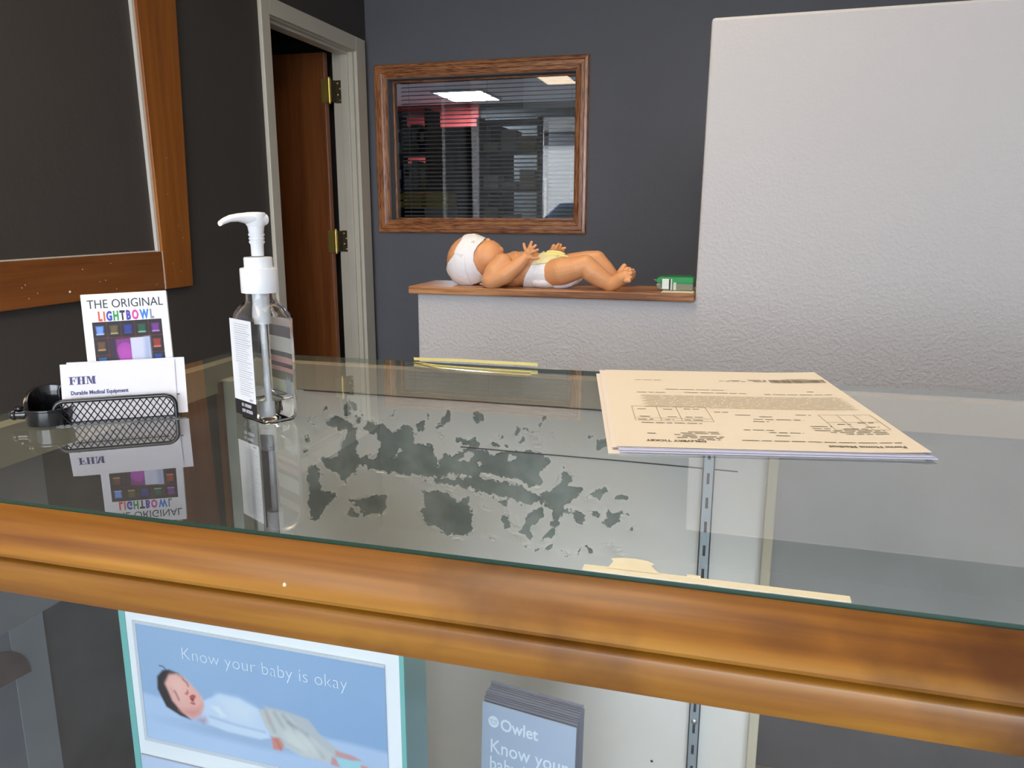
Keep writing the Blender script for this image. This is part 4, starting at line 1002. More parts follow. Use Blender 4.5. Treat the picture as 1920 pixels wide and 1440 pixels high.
def frame_lines(name, x0, x1, ys, xs):
    bm = bmesh.new()
    def ln(a, b):
        n = 10; w = 0.00035; d = Vector((b[0] - a[0], b[1] - a[1], 0)); nn = Vector((-d.y, d.x, 0)).normalized() * w
        for i in range(n):
            p = Vector((*a, 0)) + d * (i / n); q = Vector((*a, 0)) + d * ((i + 1) / n)
            bm.faces.new([bm.verts.new(on_top(u)) for u in (p - nn, q - nn, q + nn, p + nn)])
    for y in ys: ln((x0, y), (x1, y))
    for x in xs: ln((x, ys[0]), (x, ys[-1]))
    obj(name, bm, M_FORMFAINT, top, fix=False)
frame_lines('ruled_box', 0.020, 0.080, (0.080, 0.088, 0.126), (0.020, 0.040, 0.056, 0.080))
frame_lines('ruled_box', 0.166, 0.2055, (0.064, 0.086, 0.108), (0.166, 0.180, 0.193, 0.2055))

# ------------------------------------------------------------------ the baby doll on the ledge
M_SKIN = mat('peach_doll_skin', (0.72, 0.345, 0.155), 0.42, sss=0.12, spec=0.4)
M_DIAPER = mat('white_diaper', (0.80, 0.80, 0.83), 0.75, bump=0.5, bscale=130, bdist=0.003)
M_DIAPERY = mat('pale_yellow_diaper_front', (0.80, 0.74, 0.42), 0.6, bump=0.3, bscale=90, bdist=0.003)
M_MASK = mat('white_mask_fabric', (0.84, 0.84, 0.87), 0.7, bump=0.1, bscale=500)
DYC = 1.742
KU = 2.52e-4                                   # metres per drawing unit of the doll's side view
def dl(cx, cy, y=0.0):
    """side-view drawing units (x towards the feet, y down) -> place on the ledge"""
    return Vector((-0.6713761 + 2.7763e-4 * cx - 1.016e-8 * cx * cx, DYC + y, 1.1858 - 2.495e-4 * cy))
def ball(bm, c, r, y=0.0, ry=None, rz=None, rot=0.0, sub=3):
    rx = r * KU * 1.06; rz_ = (rz if rz else r) * KU; ry_ = (ry if ry else r) * KU
    M = Matrix.Translation(dl(*c, y)) @ Matrix.Rotation(-rot, 4, 'Y') @ Matrix.Diagonal((rx, ry_, rz_, 1))
    bmesh.ops.create_icosphere(bm, subdivisions=sub, radius=1.0, matrix=M)
def limb(bm, pts, sub=2):
    """pts: (cx, cy, y, r) joined by closely set balls"""
    for (ax, ay, aw, ar), (bx, by, bw, br) in zip(pts, pts[1:]):
        n = max(2, int(math.hypot(bx - ax, by - ay, ) / (0.22 * min(ar, br))) + int(abs(bw - aw) / KU / (0.3 * min(ar, br))))
        for i in range(n + 1):
            t = i / n; r = ar + (br - ar) * t
            ball(bm, (ax + (bx - ax) * t, ay + (by - ay) * t), r, aw + (bw - aw) * t, sub=sub)
def torso_shapes(bm, g=0.0):
    ball(bm, (690, 420), 200 + g, 0, ry=225 + g, rz=148 + g)
    ball(bm, (850, 405), 190 + g, 0, ry=215 + g, rz=158 + g)
    ball(bm, (1010, 425), 175 + g, 0, ry=215 + g, rz=140 + g)
    ball(bm, (770, 400), 190 + g, 0, ry=200 + g, rz=155 + g)
    ball(bm, (690, 405), 170 + g, 0, ry=190 + g, rz=150 + g)
def skull_shapes(bm, g=0.0):
    ball(bm, (305, 335), 208 + g, 0, ry=205 + g, rz=232 + g, rot=R(-20))
    ball(bm, (330, 300), 190 + g, 0, ry=185 + g, rz=190 + g)
    ball(bm, (395, 300), 165 + g, 0, ry=165 + g, rz=165 + g)
bm = bmesh.new()
skull_shapes(bm)
ball(bm, (470, 275), 128, 0, ry=140)                            # face
ball(bm, (475, 305), 112, -0.014, ry=95); ball(bm, (475, 305), 112, 0.014, ry=95)     # cheeks
ball(bm, (560, 240), 42, 0, ry=52)                              # chin
ball(bm, (463, 150), 22, 0, ry=26); ball(bm, (450, 165), 26, 0, ry=20); ball(bm, (470, 158), 14, -0.0042, sub=2); ball(bm, (470, 158), 14, 0.0042, sub=2)   # nose
ball(bm, (506, 166), 19, 0, ry=36); ball(bm, (536, 190), 18, 0, ry=32)               # lips
ball(bm, (405, 185), 34, -0.019, ry=22); ball(bm, (405, 185), 34, 0.019, ry=22)      # closed lids under the mask
for s in (-1, 1):                                                # ears
    ball(bm, (372, 365), 34, s * 0.0455, ry=12, rz=40)
limb(bm, [(470, 385, 0, 110), (600, 420, 0, 118)], 3)           # neck
torso_shapes(bm)
ball(bm, (740, 262), 12, -0.026, sub=2); ball(bm, (740, 262), 12, 0.026, sub=2)
# near arm
limb(bm, [(650, 335, -0.052, 82), (590, 420, -0.060, 88), (565, 490, -0.064, 82)], 3)
limb(bm, [(565, 490, -0.064, 84), (680, 440, -0.064, 84), (790, 355, -0.062, 62), (855, 290, -0.060, 42)], 3)
def hand(bm, s, pts_palm, fingers, thumb):
    for c, r, y in pts_palm: ball(bm, c, r, y, ry=r * 0.7)
    for f in fingers: limb(bm, f)
    limb(bm, thumb)
hand(bm, -1, [((866, 268), 40, -0.060), ((890, 245), 42, -0.060), ((908, 235), 34, -0.060)],
     [[(862, 235, -0.056, 17), (846, 200, -0.055, 14.5), (838, 168, -0.054, 12.5)],
      [(884, 220, -0.060, 17), (898, 186, -0.061, 15), (912, 150, -0.060, 12.5)],
      [(906, 222, -0.063, 17), (928, 198, -0.065, 15), (950, 178, -0.064, 12.5)],
      [(918, 240, -0.066, 16), (946, 228, -0.069, 14), (974, 214, -0.069, 12)]],
     [(900, 280, -0.062, 20), (938, 290, -0.066, 17), (978, 286, -0.068, 13)])
# far arm
limb(bm, [(650, 335, 0.052, 82), (700, 440, 0.062, 84), (790, 440, 0.064, 80)], 3)
limb(bm, [(790, 440, 0.064, 80), (900, 360, 0.058, 66), (985, 272, 0.050, 42)], 3)
hand(bm, 1, [((1000, 255), 38, 0.050), ((1020, 240), 34, 0.050)],
     [[(1024, 225, 0.046, 17), (1044, 200, 0.044, 15), (1058, 180, 0.043, 12)],
      [(1034, 232, 0.050, 17), (1064, 210, 0.050, 14), (1072, 188, 0.050, 12)],
      [(1040, 240, 0.054, 16), (1076, 226, 0.054, 14), (1108, 217, 0.054, 12)],
      [(1036, 250, 0.058, 15), (1066, 246, 0.060, 13), (1092, 242, 0.060, 11)]],
     [(1000, 230, 0.044, 17), (1006, 205, 0.042, 14), (1016, 190, 0.041, 12)])
# near leg
limb(bm, [(1060, 425, -0.030, 118), (1170, 400, -0.044, 122), (1290, 372, -0.050, 98), (1375, 340, -0.050, 84)], 3)
limb(bm, [(1375, 345, -0.050, 84), (1440, 405, -0.050, 92), (1510, 455, -0.049, 80), (1580, 498, -0.048, 62)], 3)
# near foot: heel down, toes up and towards the viewer
limb(bm, [(1588, 530, -0.048, 44), (1640, 490, -0.050, 58), (1700, 445, -0.054, 58), (1735, 425, -0.056, 50)], 3)
ball(bm, (1590, 520), 54, -0.046, ry=50)
limb(bm, [(1668, 412, -0.030, 30), (1690, 375, -0.028, 27), (1704, 350, -0.028, 22)])
for a, b in (((1716, 395, -0.040, 24), (1738, 372, -0.039, 20)), ((1740, 398, -0.050, 23), (1770, 378, -0.050, 19)), ((1752, 415, -0.060, 22), (1784, 400, -0.061, 18)), ((1752, 440, -0.068, 21), (1786, 434, -0.070, 17)), ((1744, 462, -0.073, 20), (1778, 464, -0.075, 16))):
    limb(bm, [a, b])
# far leg
limb(bm, [(1060, 425, 0.030, 118), (1180, 380, 0.048, 118), (1310, 335, 0.056, 94), (1400, 318, 0.056, 80)], 3)
limb(bm, [(1400, 322, 0.056, 80), (1470, 410, 0.054, 88), (1530, 465, 0.052, 74), (1585, 505, 0.050, 58)], 3)
limb(bm, [(1588, 535, 0.050, 42), (1640, 500, 0.052, 54), (1700, 460, 0.056, 52)], 3)
for a, b in (((1690, 420, 0.036, 26), (1716, 392, 0.034, 20)), ((1715, 425, 0.046, 22), (1745, 405, 0.046, 17)), ((1722, 440, 0.056, 20), (1752, 428, 0.057, 16)), ((1722, 455, 0.064, 19), (1750, 452, 0.066, 15)), ((1716, 470, 0.070, 18), (1742, 474, 0.072, 14))):
    limb(bm, [a, b])
body_me = remesh(bm, 0.00125, 5, 0.5)
base_z = min(v.co.z for v in body_me.vertices)
doll = mesh_obj('baby_doll', body_me, M_SKIN)
tag(doll, 'baby doll in a diaper and white eye mask lying on the wooden ledge', 'doll')

def shell(shapes, poly, name, m, voxel=0.0018, grow=0.0, thick=0.0012, smooth_it=6, ycut=None, extra=None):
    """cloth following the body: the grown body surface kept inside a side-view outline"""
    b = bmesh.new(); shapes(b, grow)
    if extra: extra(b)
    me = remesh(b, voxel, smooth_it)
    b = bmesh.new(); b.from_mesh(me); bpy.data.meshes.remove(me)
    P = [dl(*p) for p in poly]; pz = [(p.x, p.z) for p in P]
    cs = [(f, f.calc_center_median()) for f in b.faces]
    ins = in_poly(np.array([c.x for f, c in cs]), np.array([c.z for f, c in cs]), pz)
    bmesh.ops.delete(b, geom=[f for (f, c), k in zip(cs, ins) if not k], context='FACES')
    bmesh.ops.recalc_face_normals(b, faces=b.faces[:])
    for _ in range(3):
        bd = [v for v in b.verts if v.is_boundary]
        new = {}
        for v in bd:
            nb = [e.other_vert(v).co for e in v.link_edges if e.is_boundary]
            if len(nb) == 2: new[v] = v.co * 0.5 + (nb[0] + nb[1]) * 0.25
        for v, c in new.items(): v.co = c
    r = bmesh.ops.solidify(b, geom=b.faces[:], thickness=-thick)
    me = bpy.data.meshes.new(name); b.to_mesh(me); b.free()
    for p in me.polygons: p.use_smooth = True
    return mesh_obj(name, me, m, doll)
def head_shapes(b, g):
    skull_shapes(b, g); ball(b, (470, 275), 128 + g, 0, ry=140 + g)
mask = shell(head_shapes, [(262, 40), (440, 110), (442, 150), (415, 190), (392, 250), (392, 330), (420, 415), (468, 505), (350, 545), (315, 430), (300, 290), (215, 262), (240, 200), (262, 150)], 'eye_mask', M_MASK, grow=9)
capm = shell(head_shapes, [(236, 258), (285, 262), (318, 300), (330, 420), (352, 548), (352, 640), (200, 640), (60, 440), (118, 420), (150, 360)], 'mask_back_band', M_MASK, grow=14)
# round eye pad and small tab of the mask
bm = bmesh.new()
n = 26
for s in (-1, 1):
    ring = []
    for i in range(n):
        a = 2 * math.pi * i / n
        ring.append((335 + 58 * math.cos(a), 150 + 62 * math.sin(a)))
    pts = []
    for cx, cy in ring + [(335, 150)]:
        # lay the pad on the mask: skull radius in y at this place
        dx, dz = (cx - 322) / 205, (cy - 315) / 226
        yy = math.sqrt(max(0.0, 1 - min(dx * dx + dz * dz, 1))) * 198 * KU + 0.0012
        pts.append(bm.verts.new(dl(cx, max(cy, 84), s * max(yy, 0.004))))
    for i in range(n): bm.faces.new((pts[i], pts[(i + 1) % n], pts[n]))
obj('eye_pad', bm, mat('white_eye_pad', (0.90, 0.90, 0.88), 0.5), mask)
bm = bmesh.new(); bm_box(bm, (-0.0085, -0.0008, -0.0042), (0.0085, 0.0008, 0.0042)); bevel_all(bm, 0.0006)
bm.transform(Matrix.Translation(dl(268, 276, -0.0525)) @ Matrix.Rotation(R(14), 4, 'Y') @ Matrix.Rotation(R(-14), 4, 'Z')); obj('mask_tab', bm, M_MASK, capm)
bm = bmesh.new()
for i, (a, b_) in enumerate(((362, 158), (372, 152), (382, 148), (376, 160), (386, 156))):
    bm_box(bm, dl(a, b_, -0.0372) - Vector((.0008, .0012, .0006)), dl(a, b_, -0.0372) + Vector((.0008, .0002, .0006)))
obj('printed_mark', bm, M_INKGREY, mask)
def diaper_extra(b):
    limb(b, [(1120, 500, -0.028, 62), (1210, 500, -0.030, 42), (1265, 484, -0.030, 24)], 3); limb(b, [(1120, 500, 0.028, 62), (1210, 500, 0.030, 42), (1265, 484, 0.030, 24)], 3)
    ball(b, (1000, 500), 150, 0, ry=220, rz=72)
dia = shell(torso_shapes, [(905, 330), (1010, 240), (1210, 270), (1330, 440), (1300, 500), (1200, 640), (790, 640), (808, 560), (850, 455), (890, 380)], 'diaper', M_DIAPER, grow=14, extra=diaper_extra, thick=0.0018)
yel = shell(torso_shapes, [(898, 352), (930, 300), (985, 200), (1090, 200), (1215, 250), (1215, 285), (1120, 298), (1030, 335), (960, 345)], 'diaper_front', M_DIAPERY, grow=22, thick=0.0022)
bm = bmesh.new()
def fold(p0, p1, y, w, h):
    a, b_ = dl(*p0, y), dl(*p1, y)
    bm_tube(bm, [a, a.lerp(b_, .3) + Vector((0, 0, h)), a.lerp(b_, .7) + Vector((0, 0, h * .6)), b_], [w * .5, w, w, w * .4], 10)
fold((975, 262), (1105, 268), -0.018, 0.0042, 0.0012); fold((985, 246), (1150, 262), 0.004, 0.0046, 0.0012); fold((1060, 262), (1195, 288), -0.008, 0.0036, 0.0008)
obj('rolled_fold', bm, mat('bright_yellow_fold', (0.80, 0.72, 0.28), 0.6), yel, smooth=True)


for o_ in [doll] + list(doll.children):                        # soft parts press flat on the board
    for v in o_.data.vertices:
        if v.co.z < 1.0474: v.co.z = 1.0474
doll.location.z = 0.0

# green and clear dispenser at the right end of the ledge, on a slip of paper
M_GREEN = mat('green_plastic', (0.0, 0.27, 0.055), 0.25, coat=0.4)
M_SMOKE = mat('clear_smoky_plastic', (0.22, 0.25, 0.19), 0.12, coat=0.5)
gp = thing('green_case', 'small clear case with a green lid at the right end of the wooden ledge', 'case', (-0.121, 1.735, 1.0485))
def slab(name, secs, m, y0, y1, parent=gp, bevel=0.0018):
    bm = bmesh.new(); bm_prism(bm, secs, y0, y1, axis=1); return obj(name, bm, m, parent, bevel=bevel)
slab('case_body', [(-0.026, 0.0005), (0.041, 0.0005), (0.041, 0.0155), (-0.030, 0.0155), (-0.037, 0.0125), (-0.035, 0.005)], M_SMOKE, -0.024, 0.028)
slab('lid', [(-0.034, 0.0150), (0.0415, 0.0150), (0.0418, 0.0275), (0.038, 0.0292), (-0.030, 0.0282), (-0.036, 0.0245), (-0.037, 0.018)], M_GREEN, -0.0245, 0.0285)
bm = bmesh.new(); bm_box(bm, (-0.0245, -0.0262, 0.003), (-0.0095, -0.0240, 0.0245)); obj('label', bm, mat('pale_case_label', (0.68, 0.76, 0.70), 0.3), gp, bevel=0.0006)
bm = bmesh.new(); bm_box(bm, (-0.0260, -0.0250, 0.0045), (-0.0205, -0.0238, 0.0235)); bm_box(bm, (-0.0090, -0.0258, 0.001), (-0.0066, -0.0238, 0.0240)); obj('dark_slot', bm, M_BLACK, gp)
bm = bmesh.new(); bm_box(bm, (-0.0062, -0.0264, 0.0008), (-0.0030, -0.0240, 0.0245)); bm_box(bm, (0.000, -0.0260, 0.001), (0.0055, -0.0240, 0.0175)); obj('clear_rib', bm, mat('frosted_rib', (0.55, 0.62, 0.56), 0.2), gp)
bm = bmesh.new(); bm_tube(bm, [(-0.034, -0.018, 0.0195), (-0.0420, -0.020, 0.0222)], [0.0018, 0.0014], 8); obj('metal_prong', bm, M_ALU, gp, smooth=True)
bm = bmesh.new(); bm_box(bm, (-0.022, -0.069, 0.0001), (0.044, 0.030, 0.0005)); bm.transform(Matrix.Translation((-0.121, 1.735, 1.0476)))
tag(obj('paper_slip', bm, mat('cream_slip', (0.80, 0.72, 0.55), 0.6)), 'cream paper slip under the green lidded case on the ledge', 'paper')

# ------------------------------------------------------------------ inside the case
M_TEAL = mat('teal_box_edge', (0.16, 0.47, 0.45), 0.4, coat=0.2)
M_TEALSIDE = mat('grey_teal_box_side', (0.20, 0.40, 0.37), 0.4, coat=0.2)
M_BOXWHITE = mat('white_box_border', (0.82, 0.87, 0.92), 0.4, coat=0.3)
BXW, BXH, BXD = 0.241, 0.415, 0.040
bx = thing('product_box', 'white and teal product box with a sleeping baby printed on it, behind the front glass', 'box', (-0.3255, 0.455, 0.5522), (0, 0, R(-1.0)))
bm = bmesh.new(); v, fs = bm_box(bm, (-BXW / 2, 0, 0), (BXW / 2, BXD, BXH))
for f in fs: f.material_index = 1
fs[2].material_index = 0; fs[1].material_index = 2
obj('carton', bm, [M_BOXWHITE, M_TEALSIDE, M_BOXWHITE], bx, bevel=0.0012)
bm = bmesh.new(); bm_box(bm, (-BXW / 2 - .0008, -0.0008, 0), (-BXW / 2 + .0048, 0.002, BXH)); obj('teal_edge', bm, M_TEAL, bx)
box('teal_edge', (BXW / 2 - .0030, -0.0006, 0), (BXW / 2 + .0006, 0.002, BXH), M_TEAL, bx)
PX0, PX1, PZ0, PZ1 = -0.1055, 0.1065, 0.2455, 0.3460
PW, PH = PX1 - PX0, PZ1 - PZ0
AS = PH / PW
def baby_ink(u, v):
    X, Y = u, v * AS
    k = Ink(X, Y)
    def q(cx, cy):      # picture units: x 0..1 to the right, y 0..1 up
        return (cx, cy * AS)
    top, mid, low = np.array(rgb('#8fb2dc')), np.array(rgb('#86abd8')), np.array(rgb('#78a0cf'))
    t = np.clip(u * 0.7 + (1 - v) * 0.45, 0, 1)[..., None]
    k.c = top * (1 - t) + low * t
    bed = np.clip((0.40 - 0.10 * u - 0.02 * np.sin(u * 5) - v) / 0.04 + 0.5, 0, 1)
    bed_c = np.array(rgb('#a6c4ec')) * (1 - u[..., None] * 0.10)
    k.c = k.c * (1 - bed[..., None]) + bed_c * bed[..., None]
    k.ell(*q(0.48, 0.19), 0.34, 0.028, rgb('#86a6cf'), 0.9, k=0.7)
    P = lambda pts, c, s=0.006, kk=1.0: k.poly([q(*p) for p in pts], rgb(c), s, kk)
    # far leg and trousers
    P([(0.52, 0.50), (0.62, 0.49), (0.70, 0.46), (0.74, 0.36), (0.82, 0.25), (0.80, 0.18), (0.72, 0.20), (0.60, 0.30)], '#a9b6c2', 0.012)
    P([(0.80, 0.25), (0.87, 0.235), (0.90, 0.21), (0.86, 0.19), (0.80, 0.20)], '#b58f96', 0.01)
    # shirt
    P([(0.245, 0.30), (0.27, 0.44), (0.34, 0.525), (0.42, 0.52), (0.50, 0.46), (0.53, 0.36), (0.54, 0.235), (0.46, 0.225), (0.36, 0.225), (0.28, 0.245)], '#b4cdee', 0.012)
    P([(0.33, 0.50), (0.42, 0.51), (0.49, 0.45), (0.46, 0.33), (0.38, 0.33)], '#c2d8f4', 0.05, 0.8)
    P([(0.30, 0.40), (0.34, 0.33), (0.36, 0.34), (0.33, 0.41)], '#d6e6fa', 0.02, 0.8)
    P([(0.26, 0.30), (0.36, 0.28), (0.50, 0.27), (0.535, 0.235), (0.50, 0.205), (0.36, 0.21), (0.27, 0.245)], '#b9d2f2', 0.012)
    k.line([q(0.29, 0.31), q(0.40, 0.285), q(0.52, 0.275)], 0.003, rgb('#8ea9d0'), 0.012, 0.8)
    # trousers, near
    P([(0.50, 0.46), (0.55, 0.48), (0.62, 0.46), (0.66, 0.38), (0.72, 0.30), (0.79, 0.21), (0.775, 0.13), (0.68, 0.135), (0.60, 0.19), (0.545, 0.26), (0.52, 0.34)], '#b3bfc6', 0.012)
    for a, b, c in (((0.53, 0.45), (0.56, 0.30), '#8f9ba8'), ((0.565, 0.46), (0.60, 0.34), '#909daa'), ((0.60, 0.45), (0.64, 0.36), '#8b98a6'), ((0.64, 0.33), (0.70, 0.20), '#98a6b2'), ((0.69, 0.32), (0.75, 0.17), '#96a4b0'), ((0.58, 0.24), (0.66, 0.18), '#8d99a5'), ((0.62, 0.40), (0.69, 0.33), '#7f8d9c')):
        k.line([q(*a), q(*b)], 0.005, rgb(c), 0.018, 0.8)
    P([(0.60, 0.33), (0.66, 0.34), (0.72, 0.27), (0.73, 0.18), (0.66, 0.16), (0.60, 0.22)], '#c4d0d4', 0.04, 0.7)
    k.line([q(0.535, 0.43), q(0.54, 0.36)], 0.004, rgb('#c48f80'), 0.01, 0.5)
    # hand
    P([(0.545, 0.245), (0.575, 0.255), (0.595, 0.20), (0.585, 0.145), (0.55, 0.145)], '#bf7f78', 0.010); k.line([q(0.565, 0.23), q(0.58, 0.16)], 0.003, rgb('#94564f'), 0.01, 0.6)
    # near ankle, sock, toes
    P([(0.785, 0.185), (0.815, 0.18), (0.815, 0.115), (0.78, 0.12)], '#b98a92', 0.01)
    P([(0.80, 0.19), (0.90, 0.19), (0.905, 0.09), (0.86, 0.095), (0.81, 0.135)], '#8fc9dc', 0.008)
    P([(0.895, 0.175), (0.925, 0.17), (0.93, 0.10), (0.90, 0.09)], '#c78f93', 0.008)
    for i in range(3): k.line([q(0.905, 0.15 - i * 0.02), q(0.928, 0.148 - i * 0.02)], 0.0015, rgb('#8a4f52'), 0.004, 0.8)
    # head: hair, face
    P([(0.068, 0.46), (0.072, 0.57), (0.10, 0.635), (0.13, 0.65), (0.165, 0.635), (0.19, 0.605), (0.17, 0.50), (0.15, 0.35), (0.205, 0.245), (0.16, 0.26), (0.10, 0.315)], '#17161f', 0.010)
    k.line([q(0.12, 0.63), q(0.105, 0.665), q(0.088, 0.668)], 0.002, rgb('#17161f'), 0.006)
    P([(0.105, 0.52), (0.125, 0.60), (0.16, 0.625), (0.195, 0.60), (0.235, 0.53), (0.265, 0.46), (0.268, 0.38), (0.245, 0.30), (0.215, 0.26), (0.17, 0.295), (0.13, 0.38)], '#d9a9a4', 0.012)
    P([(0.12, 0.52), (0.14, 0.59), (0.18, 0.59), (0.20, 0.52), (0.17, 0.42)], '#e2bab4', 0.05, 0.8)
    P([(0.16, 0.31), (0.215, 0.26), (0.25, 0.31), (0.262, 0.40), (0.235, 0.36)], '#c27f7e', 0.03, 0.7)
    k.line([q(0.145, 0.47), q(0.153, 0.435), q(0.160, 0.40)], 0.004, rgb('#8f5c5c'), 0.008, 0.9)
    k.line([q(0.186, 0.59), q(0.202, 0.565), q(0.207, 0.54)], 0.004, rgb('#8f5c5c'), 0.008, 0.9)
    k.line([q(0.128, 0.49), q(0.137, 0.455)], 0.003, rgb('#b98680'), 0.012, 0.6); k.line([q(0.165, 0.61), q(0.185, 0.60)], 0.003, rgb('#b98680'), 0.012, 0.6)
    k.ell(*q(0.196, 0.485), 0.010, 0.013, rgb('#b5504a'), 0.5); k.ell(*q(0.190, 0.51), 0.010, 0.018, rgb('#e0b0a8'), 0.6)
    k.ell(*q(0.222, 0.450), 0.015, 0.009, rgb('#a8444a'), 0.5, 0.5); k.ell(*q(0.220, 0.425), 0.008, 0.006, rgb('#7a2a30'), 0.6); k.ell(*q(0.221, 0.395), 0.011, 0.006, rgb('#b05a5c'), 0.6)
    P([(0.235, 0.255), (0.27, 0.30), (0.28, 0.26), (0.26, 0.235)], '#9a6a70', 0.02, 0.6)
    # corner rounding shade line of the panel window
    return np.clip(k.c * np.array([1.12, 1.06, 1.0]), 0, 0.85)
M_BABY = vcol_mat('printed_photograph', 0.3, coat=0.35)
grid_print('printed_picture', PW, PH, 300, 200, baby_ink, M_BABY, bx, plane_M((PX0, -0.0011, PZ0), (1, 0, 0), (0, 0, 1)))
bm = bmesh.new()
for lo, hi in (((PX0 - .003, PZ0 - .003), (PX1 + .001, PZ0)), ((PX0 - .003, PZ0), (PX0, PZ1)), ((PX0 - .003, PZ1), (PX1, PZ1 + .002))): bm_box(bm, (lo[0], -0.0016, lo[1]), (hi[0], 0, hi[1]))
obj('picture_border', bm, mat('pale_grey_border', (0.56, 0.62, 0.70), 0.4), bx)
box('lower_panel', (-BXW / 2 + 0.006, -0.0012, 0.02), (BXW / 2 - 0.008, -0.0002, 0.2275), mat('pale_blue_panel', (0.50, 0.62, 0.84), 0.35, coat=0.3), bx)
box('panel_gap', (-BXW / 2 + 0.006, -0.0010, 0.2275), (BXW / 2 - 0.008, -0.0002, 0.2282), M_LABELINK, bx)
M_PALEINK = mat('pale_white_ink', (0.72, 0.82, 0.92), 0.4)
text('lettering', 'Know your baby is okay', 0.0150, M_PALEINK, bx, plane_M((-0.0655, -0.0014, 0.3225), (1, 0, 0), (0, 0, 1)), bold=-0.00030, sx=0.95, spacing=1.02)

# brochures standing in a stack
M_BROCH = mat('blue_grey_brochure', (0.40, 0.48, 0.64), 0.3, coat=0.3)
M_BROCHEDGE = mat('grey_brochure_edge', (0.19, 0.19, 0.24), 0.5)
BA = R(-9)
BO = Vector((-0.1510, 0.575, 0.5522))
NB = 10
for i in range(NB):
    front = i == 0
    t = thing('brochure', ('front brochure of the standing stack, with Owlet in white letters on blue grey' if front else 'grey edged brochure in the standing stack behind the front one'), 'brochure', BO, (0, 0, BA), 'brochures in the case')
    if not front: t['group'] = 'brochures behind the front one'
    y = 0.0018 * i + (0.0016 if i else 0); dx = random.uniform(-0.0012, 0.0012) * (0 if front else 1); h = 0.2330 + (0.0008 * i if i else -0.0018) + random.uniform(-0.0010, 0.0010) * (0 if front else 1)
    w = 0.0445
    bm = bmesh.new(); v, fs = bm_box(bm, (-w + dx, y, 0.0006 + y * 0.054), (w + dx, y + (0.0007 if i % 4 else 0.0013), h + y * 0.054)); 
    bmesh.ops.transform(bm, matrix=Matrix.Rotation(R(-3), 4, 'X'), verts=bm.verts[:])
    o = obj('folded_sheet', bm, M_BROCH if front else M_BROCHEDGE, t)
    if front:
        fm = Matrix.Rotation(R(-3), 4, 'X')
        TM = lambda x, z: fm @ plane_M((x, -0.0003, z), (1, 0, 0), (0, 0, 1))
        text('lettering', 'Owlet', 0.0160, M_PALEINK, t, TM(-0.0265, 0.2090), bold=0.00035, sx=0.88)
        text('lettering', 'Know your', 0.0190, M_PALEINK, t, TM(-0.0365, 0.1850), bold=0.00012, sx=0.86)
        text('lettering', 'baby is okay', 0.0190, M_PALEINK, t, TM(-0.0365, 0.1680), bold=0.00012, sx=0.80)
        bm = bmesh.new(); n = 28
        c = bm.verts.new((-0.0330, -0.0004, 0.2150)); ring = [bm.verts.new((-0.0330 + 0.0052 * math.cos(2 * math.pi * k / n), -0.0004, 0.2150 + 0.0056 * math.sin(2 * math.pi * k / n))) for k in range(n)]
        for k in range(n): bm.faces.new((c, ring[k], ring[(k + 1) % n]))
        bm.transform(fm); lg = obj('round_emblem', bm, M_PALEINK, t)
        bm = bmesh.new()
        for sx in (-1, 1):
            pts = [(-0.0330 + sx * 0.0021 + 0.0013 * math.cos(a), -0.0006, 0.2160 + 0.0010 * math.sin(a)) for a in [2 * math.pi * k / 10 for k in range(10)]]
            bm_tube(bm, pts, 0.00022, 5, closed=True)
        bm_tube(bm, [(-0.0362, -0.0006, 0.2136), (-0.0330, -0.0006, 0.2126), (-0.0298, -0.0006, 0.2136)], 0.00022, 5)
        bm.transform(fm); obj('emblem_lines', bm, M_BROCH, lg)

# ------------------------------------------------------------------ the office behind the window
M_OFFWHITE = mat('off_white_paper_box', (0.55, 0.54, 0.48), 0.6)
M_YELLOW = mat('yellow_carton', (0.88, 0.66, 0.10), 0.5)
M_DARKCAB = mat('dark_cabinet', (0.03, 0.028, 0.03), 0.5)
M_SHELFOFF = mat('grey_shelf', (0.16, 0.15, 0.14), 0.5)
def shelf_unit(x0, x1, y, depth, levels, label):
    t = thing('shelf_unit', label, 'shelf', ((x0 + x1) / 2, y + depth / 2, 0))
    w = (x1 - x0) / 2
    for s in (-1, 1): box('side_panel', (s * w - 0.012, -depth / 2, 0), (s * w + 0.012, depth / 2, levels[-1] + 0.02), M_SHELFOFF, t)
    for z in levels: box('shelf', (-w + 0.012, -depth / 2, z - 0.02), (w - 0.012, depth / 2, z), M_SHELFOFF, t)
shelf_unit(-3.12, -2.78, 7.0, 0.34, [0.3, 0.75, 1.12, 1.42, 1.75, 2.12], 'tall grey shelf unit at the left of the office, seen through the blind')
shelf_unit(-2.28, -1.72, 7.0, 0.34, [0.3, 0.75, 1.08, 1.42, 1.76, 2.02], 'wide grey shelf unit at the right of the office, seen through the blind')
cols_ = [M_OFFWHITE, mat('tan_binder', (0.42, 0.36, 0.22), 0.5), mat('navy_binder', (0.03, 0.03, 0.10), 0.5), mat('white_binder', (0.66, 0.66, 0.62), 0.5)]
names_ = ['off white', 'tan', 'navy', 'white']
ords = ['first', 'second', 'third', 'fourth']
places = ['lowest', 'lower', 'upper', 'highest']
for zi, z in enumerate([0.75, 1.12, 1.42, 1.75]):
    for k in range(4):
        m = (k + zi) % 4; h = 0.22 + 0.02 * ((k * 7 + zi * 3) % 3)
        t = thing('binder', '%s binder, %s from the left on the %s shelf of the left office unit' % (names_[m], ords[k], places[zi]), 'binder', (-3.067 + 0.078 * k, 7.12, z + 0.001), group='binders in the office')
        box('cover', (-0.032, -0.09, 0), (0.032, 0.10, h), cols_[m], t, bevel=0.003)
        box('spine_label', (-0.020, -0.0925, h * 0.45), (0.020, -0.0895, h * 0.85), cols_[3] if m != 3 else M_SHELFOFF, t)
